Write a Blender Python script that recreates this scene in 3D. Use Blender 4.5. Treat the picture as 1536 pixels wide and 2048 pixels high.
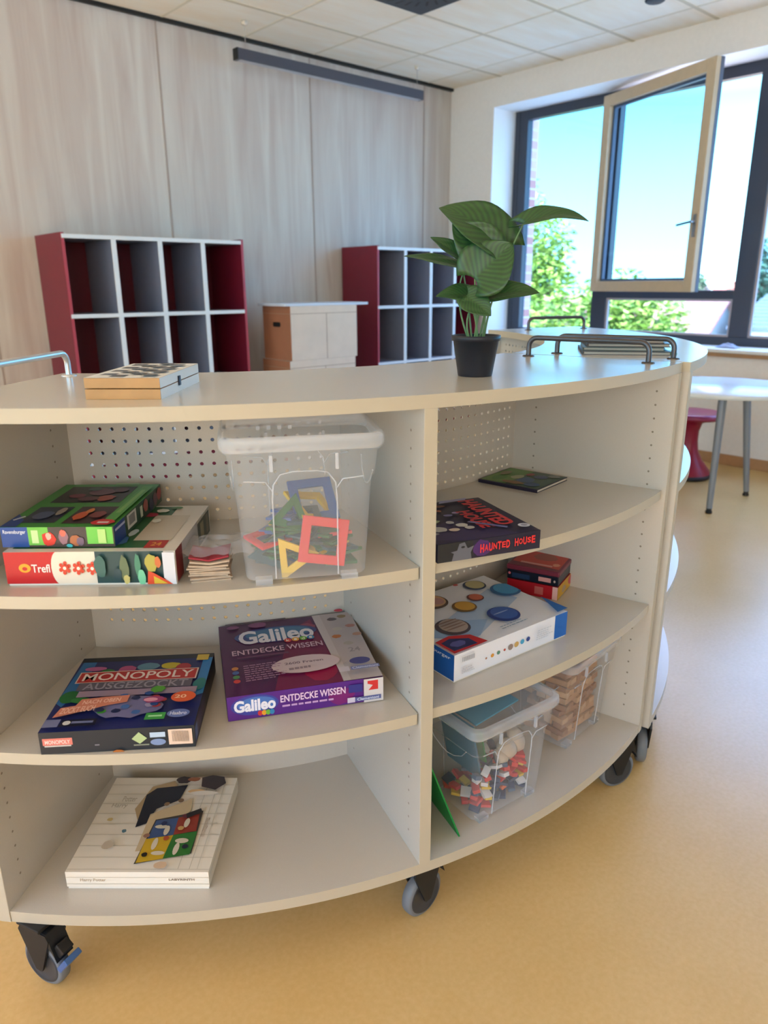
import bpy, bmesh, math, random
from mathutils import Vector, Matrix
sc = bpy.context.scene
for o in list(bpy.data.objects): bpy.data.objects.remove(o)
COL = sc.collection
R = math.radians
V = Vector
PI = math.pi

# ---------------------------------------------------------------- camera
FPX = 1461.0
yaw, pitch, roll = R(41.844), R(17.2175), R(0.27556)
fw = V((math.sin(yaw)*math.cos(pitch), math.cos(yaw)*math.cos(pitch), -math.sin(pitch)))
rt = V((math.cos(yaw), -math.sin(yaw), 0))
dn = fw.cross(rt)
rt2 = math.cos(roll)*rt + math.sin(roll)*dn
dn2 = -math.sin(roll)*rt + math.cos(roll)*dn
cam = bpy.data.cameras.new('camera'); camo = bpy.data.objects.new('camera', cam); COL.objects.link(camo)
mw = Matrix((rt2, -dn2, -fw)).transposed().to_4x4(); mw.translation = V((0, 0, 1.30)); camo.matrix_world = mw
cam.sensor_fit = 'HORIZONTAL'; cam.sensor_width = 36; cam.lens = 36*FPX/1536
cam.clip_start = .05; cam.clip_end = 300
cam.dof.use_dof = True; cam.dof.focus_distance = 1.55; cam.dof.aperture_fstop = 5.6
sc.camera = camo

# ---------------------------------------------------------------- sky, sun, fill light
w = bpy.data.worlds.new('world'); sc.world = w; w.use_nodes = True
nt = w.node_tree; nt.nodes.clear()
out = nt.nodes.new('ShaderNodeOutputWorld'); bg = nt.nodes.new('ShaderNodeBackground')
tc = nt.nodes.new('ShaderNodeTexCoord'); sep = nt.nodes.new('ShaderNodeSeparateXYZ'); cr = nt.nodes.new('ShaderNodeValToRGB')
nt.links.new(tc.outputs['Generated'], sep.inputs[0]); nt.links.new(sep.outputs['Z'], cr.inputs[0])
cr.color_ramp.elements[0].position = 0.0; cr.color_ramp.elements[0].color = (.46, .82, .98, 1)
cr.color_ramp.elements[1].position = 0.20; cr.color_ramp.elements[1].color = (.17, .60, .90, 1)
e_ = cr.color_ramp.elements.new(0.40); e_.color = (.98, 1.14, 1.75, 1)
nt.links.new(cr.outputs[0], bg.inputs[0]); nt.links.new(bg.outputs[0], out.inputs[0])
bg.inputs[1].default_value = 3.4
sun = bpy.data.lights.new('sun', 'SUN'); sun.energy = 12; sun.angle = R(1); sun.color = (1, .89, .82)
so = bpy.data.objects.new('sun', sun); COL.objects.link(so)
so.rotation_euler = V((.80, .26, -.62)).to_track_quat('-Z', 'Y').to_euler(); so.location = (0, 0, 8)
def area(name, loc, target, sx, sy, power, color):
    l = bpy.data.lights.new(name, 'AREA'); l.shape = 'RECTANGLE'; l.size = sx; l.size_y = sy; l.energy = power; l.color = color
    o = bpy.data.objects.new(name, l); COL.objects.link(o); o.location = loc
    o.rotation_euler = (V(target)-V(loc)).to_track_quat('-Z', 'Y').to_euler(); return o
area('warm_fill', (-2.8, -3.2, 2.0), (2.8, 3.4, 2.2), 2.4, 1.5, 42, (1, .84, .68))  # unseen warm fill lamp added behind the camera
sc.view_settings.view_transform = 'Standard'; sc.view_settings.look = 'None'
sc.view_settings.gamma = 1; sc.view_settings.use_curve_mapping = False
sc.view_settings.exposure = 0.64

# ---------------------------------------------------------------- materials
def lin(c): return tuple((x/255/12.92 if x/255 <= .04045 else ((x/255+.055)/1.055)**2.4) for x in c)
MC = {}
def mat(name, col=(200, 200, 200), rough=.5, metal=0., spec=.5, noise=0., nscale=30, bump=0., alpha=1, trans=0, ior=1.45, emit=None):
    if name in MC: return MC[name]
    m = bpy.data.materials.new(name); m.use_nodes = True; nt = m.node_tree; b = nt.nodes['Principled BSDF']
    c = lin(col); b.inputs['Base Color'].default_value = (*c, 1); b.inputs['Roughness'].default_value = rough
    b.inputs['Metallic'].default_value = metal; b.inputs['Specular IOR Level'].default_value = spec
    b.inputs['Alpha'].default_value = alpha; b.inputs['Transmission Weight'].default_value = trans; b.inputs['IOR'].default_value = ior
    if noise or bump:
        t = nt.nodes.new('ShaderNodeTexCoord'); n = nt.nodes.new('ShaderNodeTexNoise'); n.inputs['Scale'].default_value = nscale
        n.inputs['Detail'].default_value = 4
        nt.links.new(t.outputs['Object'], n.inputs['Vector'])
        if noise:
            r = nt.nodes.new('ShaderNodeValToRGB'); r.color_ramp.elements[0].position = .3; r.color_ramp.elements[1].position = .7
            r.color_ramp.elements[0].color = (*[x*(1-noise) for x in c], 1); r.color_ramp.elements[1].color = (*[min(1, x*(1+noise)) for x in c], 1)
            nt.links.new(n.outputs['Fac'], r.inputs[0]); nt.links.new(r.outputs[0], b.inputs['Base Color'])
        if bump:
            bp = nt.nodes.new('ShaderNodeBump'); bp.inputs['Strength'].default_value = bump; bp.inputs['Distance'].default_value = .002
            nt.links.new(n.outputs['Fac'], bp.inputs['Height']); nt.links.new(bp.outputs[0], b.inputs['Normal'])
    MC[name] = m; return m
def inkm(col): return mat('ink_%d_%d_%d' % tuple(col), col, .42)

# ---------------------------------------------------------------- mesh builder
class MB:
    def __init__(s): s.v = []; s.f = []; s.m = []; s.s = []; s.mats = []
    def mi(s, m):
        if m not in s.mats: s.mats.append(m)
        return s.mats.index(m)
    def add(s, vs, fs, m, smooth=False):
        b = len(s.v); s.v += [tuple(x) for x in vs]; k = s.mi(m)
        for f in fs: s.f.append([b+i for i in f]); s.m.append(k); s.s.append(smooth)
    def box(s, c, size, m, M=None):
        x, y, z = [a/2 for a in size]; c = V(c)
        vs = [V((i*x, j*y, k*z)) for i in (-1, 1) for j in (-1, 1) for k in (-1, 1)]
        vs = [(M @ p if M else p)+c for p in vs]
        s.add(vs, [(0, 1, 3, 2), (4, 6, 7, 5), (0, 4, 5, 1), (2, 3, 7, 6), (0, 2, 6, 4), (1, 5, 7, 3)], m)
    def bx(s, a, b, m): s.box([(p+q)/2 for p, q in zip(a, b)], [abs(q-p) for p, q in zip(a, b)], m)
    def prism(s, poly, z0, z1, m, T=None, smooth=False):
        n = len(poly); vs = [V((x, y, z0)) for x, y in poly]+[V((x, y, z1)) for x, y in poly]
        if T: vs = [T @ p for p in vs]
        s.add(vs, [tuple(range(n-1, -1, -1)), tuple(range(n, 2*n))], m)
        s.add(vs, [(i, (i+1) % n, n+(i+1) % n, n+i) for i in range(n)], m, smooth)
    def tube(s, pts, r, m, seg=10, cap=True, radii=None):
        pts = [V(p) for p in pts]; rings = []; up = None
        for i, p in enumerate(pts):
            t = (pts[min(i+1, len(pts)-1)]-pts[max(i-1, 0)]).normalized()
            if up is None: up = V((0, 0, 1)) if abs(t.z) < .9 else V((1, 0, 0))
            a = t.cross(up).normalized(); up = a.cross(t).normalized()
            rr = radii[i] if radii else r
            rings.append([p+rr*(math.cos(2*PI*k/seg)*a+math.sin(2*PI*k/seg)*up) for k in range(seg)])
        vs = [q for g in rings for q in g]; fs = []
        for i in range(len(pts)-1):
            for k in range(seg): fs.append((i*seg+k, i*seg+(k+1) % seg, (i+1)*seg+(k+1) % seg, (i+1)*seg+k))
        s.add(vs, fs, m, True)
        if cap: s.add(rings[0], [tuple(range(seg))], m); s.add(rings[-1], [tuple(range(seg-1, -1, -1))], m)
    def lathe(s, prof, m, seg=32, T=None, smooth=True):
        vs = []; fs = []
        for r, z in prof:
            for k in range(seg):
                p = V((r*math.cos(2*PI*k/seg), r*math.sin(2*PI*k/seg), z)); vs.append(T @ p if T else p)
        for i in range(len(prof)-1):
            for k in range(seg): fs.append((i*seg+k, i*seg+(k+1) % seg, (i+1)*seg+(k+1) % seg, (i+1)*seg+k))
        s.add(vs, fs, m, smooth)
    def build(s, name, parent=None, bevel=0, loc=None, rotz=0, segs=2, solid=0):
        me = bpy.data.meshes.new(name); me.from_pydata(s.v, [], s.f)
        for m in s.mats: me.materials.append(m)
        me.polygons.foreach_set('material_index', s.m); me.polygons.foreach_set('use_smooth', s.s)
        bm = bmesh.new(); bm.from_mesh(me)
        if not getattr(s, 'keepn', False): bmesh.ops.recalc_face_normals(bm, faces=bm.faces)
        bm.to_mesh(me); bm.free()
        o = bpy.data.objects.new(name, me); COL.objects.link(o)
        if parent: o.parent = parent
        if loc: o.location = loc
        o.rotation_euler.z = rotz
        if solid:
            md = o.modifiers.new('s', 'SOLIDIFY'); md.thickness = solid; md.offset = 0
        if bevel:
            md = o.modifiers.new('b', 'BEVEL'); md.width = bevel; md.segments = segs; md.limit_method = 'ANGLE'; md.angle_limit = R(40)
        return o
def one(fn, name, parent=None, **k):
    b = MB(); fn(b); return b.build(name, parent, **k)
def empty(name, loc=(0, 0, 0), rz=0):
    o = bpy.data.objects.new(name, None); COL.objects.link(o); o.location = loc; o.rotation_euler.z = rz; o.empty_display_size = .05; return o
def tag(o, label, cat, group=None, kind=None):
    o['label'] = label; o['category'] = cat
    if group: o['group'] = group
    if kind: o['kind'] = kind
    return o
def struct(o, label=None):
    o['kind'] = 'structure'
    if label: o['label'] = label
    return o
KIDS = {}
def dup(root, loc=None, rz=None):
    def cp(o, par):
        c = o.copy(); COL.objects.link(c)
        if par: c.parent = par
        for ch in list(o.children): cp(ch, c)
        return c
    r = cp(root, None)
    if loc is not None: r.location = loc
    if rz is not None: r.rotation_euler = (0, 0, rz)
    return r
TX = {}
def textpolys(txt, bold=0.0):
    if (txt, bold) in TX: return TX[(txt, bold)]
    cu = bpy.data.curves.new('t', 'FONT'); cu.body = txt; cu.offset = bold; cu.resolution_u = 3
    o = bpy.data.objects.new('t', cu); COL.objects.link(o)
    me = bpy.data.meshes.new_from_object(o)
    vs = [(v.co.x, v.co.y) for v in me.vertices]; fs = [tuple(p.vertices) for p in me.polygons]
    bpy.data.objects.remove(o); bpy.data.curves.remove(cu); bpy.data.meshes.remove(me)
    x0 = min(v[0] for v in vs); x1 = max(v[0] for v in vs); y0 = min(v[1] for v in vs); y1 = max(v[1] for v in vs)
    vs = [((x-x0)/(x1-x0), (y-y0)/(y1-y0)) for x, y in vs]
    TX[(txt, bold)] = (vs, fs); return vs, fs
class Print:
    """printing on one face of a box: u to the right, v up, both in fractions of the face"""
    def __init__(s, mb, o, u, v, n): s.mb = mb; s.o = V(o); s.u = V(u); s.v = V(v); s.n = V(n).normalized(); s.k = 1
    def P(s, a, b, k): return s.o+s.u*a+s.v*b+s.n*(.00018*k)
    def poly(s, pts, col):
        pts = [(min(1, max(0, a)), min(1, max(0, b))) for a, b in pts]
        s.k += 1; s.mb.add([s.P(a, b, s.k) for a, b in pts], [tuple(range(len(pts)))], inkm(col))
    def rect(s, a0, b0, a1, b1, col, sk=0): s.poly([(a0, b0), (a1, b0), (a1+sk, b1), (a0+sk, b1)], col)
    def ell(s, a, b, ra, rb, col, n=24, rot=0):
        q = s.u.length/s.v.length
        pts = []
        for i in range(n):
            t = 2*PI*i/n; x = ra*math.cos(t); y = rb*math.sin(t)/q if False else rb*math.sin(t)
            pts.append((a+x*math.cos(rot)-y*math.sin(rot), b+x*math.sin(rot)+y*math.cos(rot)))
        s.poly(pts, col)
    def blob(s, a, b, ra, rb, col, seed=0, n=14, j=.25):
        r = random.Random(seed); s.poly([(a+ra*(1-j*r.random())*math.cos(2*PI*i/n), b+rb*(1-j*r.random())*math.sin(2*PI*i/n)) for i in range(n)], col)
    def text(s, txt, a0, b0, a1, b1, col, bold=.02, sk=0, rise=0):
        vs, fs = textpolys(txt, bold); s.k += 1
        s.mb.add([s.P(a0+(a1-a0)*x+sk*y, b0+(b1-b0)*y+rise*x, s.k) for x, y in vs], fs, inkm(col))
    def lines(s, a0, b0, a1, b1, n, col, seed=0):
        r = random.Random(seed); h = (b1-b0)/n
        for i in range(n):
            x = a0
            lim = a0+(a1-a0)*(.6+.4*r.random())
            while x < lim:
                wd = (a1-a0)*(.06+.1*r.random()); s.rect(x, b0+i*h+h*.25, min(x+wd, lim), b0+i*h+h*.7, col); x += wd+(a1-a0)*.025
def faces(mb, w, d, h, z0=0):
    return dict(top=Print(mb, (0, 0, h), (w, 0, 0), (0, d, 0), (0, 0, 1)), front=Print(mb, (0, 0, z0), (w, 0, 0), (0, 0, h-z0), (0, -1, 0)),
                right=Print(mb, (w, 0, z0), (0, d, 0), (0, 0, h-z0), (1, 0, 0)), left=Print(mb, (0, d, z0), (0, -d, 0), (0, 0, h-z0), (-1, 0, 0)))
def gamebox(name, loc, ang, w, d, h, col, draw, label, cat='board game', sidecol=None, gap=.004, basecol=None, group=None):
    root = empty(name, loc, R(ang)); tag(root, label, cat, group)
    b = MB(); m = mat('card_%d_%d_%d' % tuple(col), col, .42); e = .0015
    # inner tray
    bb = MB(); mb_ = mat('cardtray_%d_%d_%d' % tuple(basecol or (225, 220, 210)), basecol or (225, 220, 210), .6)
    bb.bx((e, e, 0), (w-e, d-e, h-.004), mb_); bb.build('box_tray', root, bevel=.0008)
    ms = mat('card_%d_%d_%d' % tuple(sidecol), sidecol, .42) if sidecol else m
    z0 = gap
    # lid: shell open below
    T = .001
    b.add([(0, 0, h), (w, 0, h), (w, d, h), (0, d, h)], [(0, 1, 2, 3)], m)
    b.add([(0, 0, z0), (w, 0, z0), (w, d, z0), (0, d, z0), (0, 0, h), (w, 0, h), (w, d, h), (0, d, h)], [(0, 1, 5, 4), (1, 2, 6, 5), (2, 3, 7, 6), (3, 0, 4, 7)], ms)
    b.keepn = True
    F = faces(b, w, d, h, z0); draw(F)
    b.build('box_lid', root)
    return root

# ================================================================ SETTING
m_white = mat('paint_white', (226, 222, 216), .7, noise=.02, nscale=60, bump=.15)
m_wallw = mat('paint_warm_white', (232, 224, 218), .8, noise=.02, nscale=40, bump=.2)
m_anth = mat('frame_anthracite', (58, 62, 74), .38, spec=.5)
m_beige = mat('frame_beige', (200, 176, 146), .45, noise=.04, nscale=20)
m_base = mat('oak_strip', (176, 132, 92), .5, noise=.12, nscale=12)

def floor_mat():
    m = bpy.data.materials.new('linoleum'); m.use_nodes = True; nt = m.node_tree; b = nt.nodes['Principled BSDF']
    tc = nt.nodes.new('ShaderNodeTexCoord')
    n1 = nt.nodes.new('ShaderNodeTexNoise'); n1.inputs['Scale'].default_value = 4; n1.inputs['Detail'].default_value = 8; n1.inputs['Roughness'].default_value = .7
    n2 = nt.nodes.new('ShaderNodeTexNoise'); n2.inputs['Scale'].default_value = 90; n2.inputs['Detail'].default_value = 3
    mx = nt.nodes.new('ShaderNodeMath'); mx.operation = 'ADD'; h = nt.nodes.new('ShaderNodeMath'); h.operation = 'MULTIPLY'; h.inputs[1].default_value = .5
    nt.links.new(tc.outputs['Object'], n1.inputs['Vector']); nt.links.new(tc.outputs['Object'], n2.inputs['Vector'])
    nt.links.new(n1.outputs['Fac'], mx.inputs[0]); nt.links.new(n2.outputs['Fac'], mx.inputs[1]); nt.links.new(mx.outputs[0], h.inputs[0])
    r = nt.nodes.new('ShaderNodeValToRGB'); r.color_ramp.elements[0].position = .38; r.color_ramp.elements[1].position = .62
    r.color_ramp.elements[0].color = (*lin((204, 168, 106)), 1); r.color_ramp.elements[1].color = (*lin((212, 178, 120)), 1)
    nt.links.new(h.outputs[0], r.inputs[0]); nt.links.new(r.outputs[0], b.inputs['Base Color'])
    b.inputs['Roughness'].default_value = .30; b.inputs['Specular IOR Level'].default_value = .8
    return m
def wood_panel_mat():
    m = bpy.data.materials.new('whitewashed_panel'); m.use_nodes = True; nt = m.node_tree; b = nt.nodes['Principled BSDF']
    tc = nt.nodes.new('ShaderNodeTexCoord'); mp = nt.nodes.new('ShaderNodeMapping'); mp.inputs['Scale'].default_value = (7, 1, .55)
    n1 = nt.nodes.new('ShaderNodeTexNoise'); n1.inputs['Scale'].default_value = 1.6; n1.inputs['Detail'].default_value = 6; n1.inputs['Distortion'].default_value = .6
    nt.links.new(tc.outputs['Object'], mp.inputs[0]); nt.links.new(mp.outputs[0], n1.inputs['Vector'])
    r = nt.nodes.new('ShaderNodeValToRGB'); r.color_ramp.elements[0].position = .32; r.color_ramp.elements[1].position = .68
    r.color_ramp.elements[0].color = (*lin((192, 176, 166)), 1); r.color_ramp.elements[1].color = (*lin((211, 203, 193)), 1)
    nt.links.new(n1.outputs['Fac'], r.inputs[0]); nt.links.new(r.outputs[0], b.inputs['Base Color']); b.inputs['Roughness'].default_value = .5
    return m
def ceil_mat():
    m = bpy.data.materials.new('ceiling_tile'); m.use_nodes = True; nt = m.node_tree; b = nt.nodes['Principled BSDF']
    tc = nt.nodes.new('ShaderNodeTexCoord'); mp = nt.nodes.new('ShaderNodeMapping'); mp.inputs['Scale'].default_value = (1, 5, 1)
    n1 = nt.nodes.new('ShaderNodeTexNoise'); n1.inputs['Scale'].default_value = 2.2; n1.inputs['Detail'].default_value = 5
    nt.links.new(tc.outputs['Object'], mp.inputs[0]); nt.links.new(mp.outputs[0], n1.inputs['Vector'])
    r = nt.nodes.new('ShaderNodeValToRGB'); r.color_ramp.elements[0].position = .3; r.color_ramp.elements[1].position = .7
    r.color_ramp.elements[0].color = (*lin((246, 230, 206)), 1); r.color_ramp.elements[1].color = (*lin((250, 242, 226)), 1)
    nt.links.new(n1.outputs['Fac'], r.inputs[0]); nt.links.new(r.outputs[0], b.inputs['Base Color']); b.inputs['Roughness'].default_value = .8
    return m
XR, YB, ZC = 5.49, 5.178, 3.01
XL, YF = -4.2, -4.2
WY0, WY1, WZ0, WZ1 = -3.2, 4.667, .845, 2.785
XF = 5.80            # inner face of the window frame
struct(one(lambda b: b.bx((XL, YF, -.15), (XR+.45, YB+.1, 0), floor_mat()), 'floor'))
struct(one(lambda b: b.bx((XL-.3, YF-.3, ZC), (XR+.45, YB+.1, ZC+.3), ceil_mat()), 'ceiling'))
struct(one(lambda b: b.bx((XL, YB, 0), (XR+.56, YB+.15, ZC), wood_panel_mat()), 'wall_back'))
def wr(b):
    X2 = 5.87
    b.bx((XR, WY1, 0), (X2, YB, ZC), m_wallw); b.bx((XR, YF, 0), (X2, WY0, ZC), m_wallw)
    b.bx((XR, WY0, 0), (X2, WY1, WZ0), m_wallw); b.bx((XR, WY0, WZ1), (X2, WY1, ZC), m_wallw)
struct(one(wr, 'wall_right'))
m_rev = mat('reveal_lit', (240, 240, 240), .6)  # brighter than the wall plaster: window light put into an added lining's colour
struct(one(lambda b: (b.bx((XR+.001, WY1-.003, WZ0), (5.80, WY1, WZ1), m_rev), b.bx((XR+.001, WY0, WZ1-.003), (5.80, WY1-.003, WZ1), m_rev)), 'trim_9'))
struct(one(lambda b: b.bx((XL, YF-.15, 0), (XR, YF, ZC), m_wallw), 'wall_front'))  # unseen wall, added to cut the frontal sky light
def wl(b):  # unseen wall; open band shaped to admit the sun and limit sky light
    b.bx((XL-.2, YF, 0), (XL, YB, .85), m_wallw); b.bx((XL-.2, YF, 2.75), (XL, YB, ZC), m_wallw)
    for y in (-3.8, -1.2, 1.4, 4.0): b.bx((XL-.2, y, .85), (XL, y+.3, 2.75), m_wallw)
struct(one(wl, 'wall_left'))
def brick_mat():
    m = bpy.data.materials.new('brick'); m.use_nodes = True; nt = m.node_tree; b = nt.nodes['Principled BSDF']
    tc = nt.nodes.new('ShaderNodeTexCoord'); sx = nt.nodes.new('ShaderNodeSeparateXYZ'); ad = nt.nodes.new('ShaderNodeMath'); ad.operation = 'ADD'
    cb = nt.nodes.new('ShaderNodeCombineXYZ'); br = nt.nodes.new('ShaderNodeTexBrick')
    nt.links.new(tc.outputs['Object'], sx.inputs[0]); nt.links.new(sx.outputs[0], ad.inputs[0]); nt.links.new(sx.outputs[1], ad.inputs[1])
    nt.links.new(ad.outputs[0], cb.inputs[0]); nt.links.new(sx.outputs[2], cb.inputs[1]); nt.links.new(cb.outputs[0], br.inputs[0])
    br.inputs['Scale'].default_value = 1; br.inputs['Brick Width'].default_value = .24; br.inputs['Row Height'].default_value = .083; br.inputs['Mortar Size'].default_value = .008
    br.inputs['Color1'].default_value = (*lin((196, 120, 108)), 1); br.inputs['Color2'].default_value = (*lin((225, 190, 185)), 1); br.inputs['Mortar'].default_value = (*lin((225, 215, 210)), 1)
    nt.links.new(br.outputs[0], b.inputs['Base Color']); b.inputs['Roughness'].default_value = .85
    return m
mbk = brick_mat()
def owall(b):
    b.bx((5.88, 4.60, -4), (6.06, 7.5, 3.6), mbk); b.bx((5.88, YF, -4), (6.06, 4.60, .78), mbk); b.bx((5.88, YF, 2.84), (6.06, 4.60, 3.6), mbk)
struct(one(owall, 'wall_outside'))
m_seam = mat('panel_seam', (172, 154, 142), .6)
for i, x in enumerate((1.352, 2.616, 3.880, 5.140)):
    struct(one(lambda b: b.bx((x-.006, YB-.003, 0), (x+.006, YB+.001, ZC-.02), m_seam), 'trim_%d' % (i+1)))
m_black = mat('black_gap', (18, 20, 20), .5)
struct(one(lambda b: b.bx((XL, YB-.03, ZC-.022), (XR, YB, ZC), m_black), 'trim_5'))
m_tbar = mat('ceiling_bar', (212, 198, 172), .7)
def tb(b):
    y = 4.6
    while y > YF: b.bx((XL, y-.013, ZC-.003), (XR, y+.013, ZC+.001), m_tbar); y -= .625
    x = 5.16
    while x > XL: b.bx((x-.009, YF, ZC-.0025), (x+.009, YB-.03, ZC+.001), mat('ceiling_bar_light', (226, 214, 190), .7)); x -= .6275
struct(one(tb, 'trim_6'))
struct(one(lambda b: (b.bx((XR-.014, YF, 0), (XR, YB, .08), m_base)), 'baseboard_right', bevel=.002))
struct(one(lambda b: (b.bx((XL, YB-.014, 0), (XR-.014, YB, .08), m_base)), 'baseboard_back', bevel=.002))
# sill
struct(one(lambda b: b.bx((5.44, WY0, .822), (XF+.01, WY1, .846), m_white), 'trim_7', bevel=.003))
struct(one(lambda b: b.bx((5.462, WY0, .792), (XR, WY1, .822), m_base), 'trim_8'))
# ---- window
def glass_mat():
    m = bpy.data.materials.new('window_glass'); m.use_nodes = True; nt = m.node_tree; nt.nodes.clear()
    o = nt.nodes.new('ShaderNodeOutputMaterial'); t = nt.nodes.new('ShaderNodeBsdfTransparent'); g = nt.nodes.new('ShaderNodeBsdfGlossy'); mx = nt.nodes.new('ShaderNodeMixShader')
    t.inputs[0].default_value = (.70, .87, .98, 1); g.inputs['Roughness'].default_value = .02; mx.inputs[0].default_value = .035
    nt.links.new(t.outputs[0], mx.inputs[1]); nt.links.new(g.outputs[0], mx.inputs[2]); nt.links.new(mx.outputs[0], o.inputs[0])
    return m
m_glass = glass_mat()
win = struct(empty('window_1', (XF, 0, 0)))
X0, X1 = 0, .075
def fr_(b):
    b.bx((X0, WY1-.14, WZ0), (X1, WY1, WZ1), m_anth)        # left jamb, stepped
    b.bx((X0-.006, WY1-.055, WZ0), (X0, WY1, WZ1), m_anth)
    b.bx((X0, WY0, WZ1-.08), (X1, WY1-.14, WZ1), m_anth); b.bx((X0, WY0, WZ0), (X1, WY1-.14, WZ0+.065), m_anth)
one(fr_, 'window_frame', win, bevel=.003)
def mull(y0, y1, z0=WZ0+.065, z1=WZ1-.08): one(lambda b: b.bx((X0-.004, y0, z0), (X1, y1, z1), m_anth), 'mullion', win, bevel=.003)
mull(3.60, 3.74); mull(2.375, 2.515); mull(1.1, 1.24); mull(-.2, -.06); mull(-1.5, -1.36)
one(lambda b: b.bx((X0-.002, 2.515, 1.19), (X1, 3.60, 1.255), m_anth), 'transom', win, bevel=.003)
bead = mat('frame_bead', (170, 158, 158), .4)
def pane(y0, y1, z0, z1, beads=True):
    one(lambda b: b.bx((.036, y0, z0), (.042, y1, z1), m_glass), 'pane', win)
    def bd(b):
        t = .018
        b.bx((.01, y1-t, z0), (.034, y1, z1), bead); b.bx((.01, y0, z0), (.034, y0+t, z1), bead)
        b.bx((.01, y0+t, z0), (.034, y1-t, z0+t), bead); b.bx((.01, y0+t, z1-t), (.034, y1-t, z1), bead)
    if beads: one(bd, 'glazing_bead', win)
pane(3.74, WY1-.14, WZ0+.065, WZ1-.08, False)
pane(2.515, 3.60, WZ0+.065, 1.19)
pane(1.24, 2.375, WZ0+.065, WZ1-.08); pane(-.06, 1.1, WZ0+.065, WZ1-.08); pane(-1.36, -.2, WZ0+.065, WZ1-.08); pane(WY0, -1.5, WZ0+.065, WZ1-.08)
# open casement, hinged at the left
SW, SZ0, SZ1 = 1.18, 1.245, 2.745
sash = empty('casement_sash', (-.012, 3.70, 0)); sash.parent = win; sash.rotation_euler.z = R(-20.5)
def sf(b, x0, x1, m, t, e=0):
    b.bx((x0, -t, SZ0), (x1, 0, SZ1), m); b.bx((x0, -SW, SZ0), (x1, -SW+t, SZ1), m)
    b.bx((x0, -SW+t, SZ0), (x1, -t, SZ0+t), m); b.bx((x0, -SW+t, SZ1-t), (x1, -t, SZ1), m)
one(lambda b: sf(b, -.062, -.022, m_beige, .082), 'inner_frame', sash, bevel=.004)
one(lambda b: sf(b, -.022, .01, mat('frame_rebate', (96, 104, 124), .4), .1), 'outer_frame', sash, bevel=.003)
one(lambda b: b.bx((-.026, -SW+.08, SZ0+.08), (-.020, -.08, SZ1-.08), m_glass), 'sash_pane', sash)
m_steel = mat('brushed_steel', (170, 172, 176), .3, 1.0)
def hnd(b):
    b.bx((-.070, -SW+.018, 1.62), (-.062, -SW+.046, 1.77), m_steel)
    b.tube([(-.062, -SW+.032, 1.72), (-.105, -SW+.032, 1.72)], .009, m_steel)
    b.tube([(-.105, -SW+.028, 1.72), (-.108, -SW+.16, 1.705)], .008, mat('handle_dark', (60, 66, 72), .35, .6))
one(hnd, 'window_handle', sash)

# ================================================================ CURVED SHELF UNITS
ZT = 1.129
m_lam = mat('laminate_cream', (194, 187, 176), .27, spec=.7, noise=.015, nscale=400, bump=.08)
m_lam.node_tree.nodes['Principled BSDF'].inputs['Coat Weight'].default_value = .4; m_lam.node_tree.nodes['Principled BSDF'].inputs['Coat Roughness'].default_value = .18
m_edge = mat('laminate_edge', (186, 176, 156), .42)
m_pin = mat('pin_hole', (128, 119, 106), .8)
m_metal = mat('satin_rail', (206, 212, 220), .32, .85)
m_raildark = mat('dark_rail', (92, 90, 94), .35, .8)
m_plast = mat('caster_black', (22, 24, 28), .5)
m_disc = mat('caster_disc', (52, 56, 62), .4)
m_tread = mat('caster_tread', (112, 118, 126), .45)
m_blue = mat('pedal_blue', (62, 96, 150), .35)
def P2(r, a): return (r*math.cos(a), r*math.sin(a))
def arc(b, r0, r1, a0, a1, z0, z1, n=40, edge=True, m=None):
    m = m or m_lam
    A = [a0+(a1-a0)*i/n for i in range(n+1)]
    o = [P2(r1, a) for a in A]; i_ = [P2(r0, a) for a in A]
    vs = [(*p, z) for z in (z0, z1) for p in o]+[(*p, z) for z in (z0, z1) for p in i_]
    N = n+1; fs = []; fe = []
    for k in range(n):
        fe.append((k, k+1, N+k+1, N+k)); fe.append((2*N+k+1, 2*N+k, 3*N+k, 3*N+k+1))
        fs.append((N+k, N+k+1, 3*N+k+1, 3*N+k)); fs.append((k+1, k, 2*N+k, 2*N+k+1))
    fe += [(0, N, 3*N, 2*N), (n, 2*N+n, 3*N+n, N+n)]
    b.add(vs, fs, m); b.add(vs, fe, m_edge if edge else m)
def radial(b, a, r0, r1, t0, t1, z0, z1):
    """board along a radius; t0..t1 is its sideways span (counter-clockwise positive)"""
    d = V((math.cos(a), math.sin(a), 0)); s = V((-math.sin(a), math.cos(a), 0))
    Mx = Matrix((d, s, V((0, 0, 1)))).transposed()
    b.box(d*(r0+r1)/2+s*(t0+t1)/2+V((0, 0, (z0+z1)/2)), (r1-r0, t1-t0, z1-z0), m_lam, Mx)
    b.box(d*(r1+.0005)+s*(t0+t1)/2+V((0, 0, (z0+z1)/2)), (.001, t1-t0, z1-z0), m_edge, Mx)
def pins(b, a, r, t, z0, z1, side, step=.032):
    d = V((math.cos(a), math.sin(a), 0)); s = V((-math.sin(a), math.cos(a), 0))
    z = z0
    while z < z1:
        c = d*r+s*(t+side*.0006)+V((0, 0, z))
        b.add([c+.0026*(math.cos(k*PI/4)*d+math.sin(k*PI/4)*V((0, 0, 1))) for k in range(8)], [tuple(range(8))], m_pin); z += step
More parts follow.
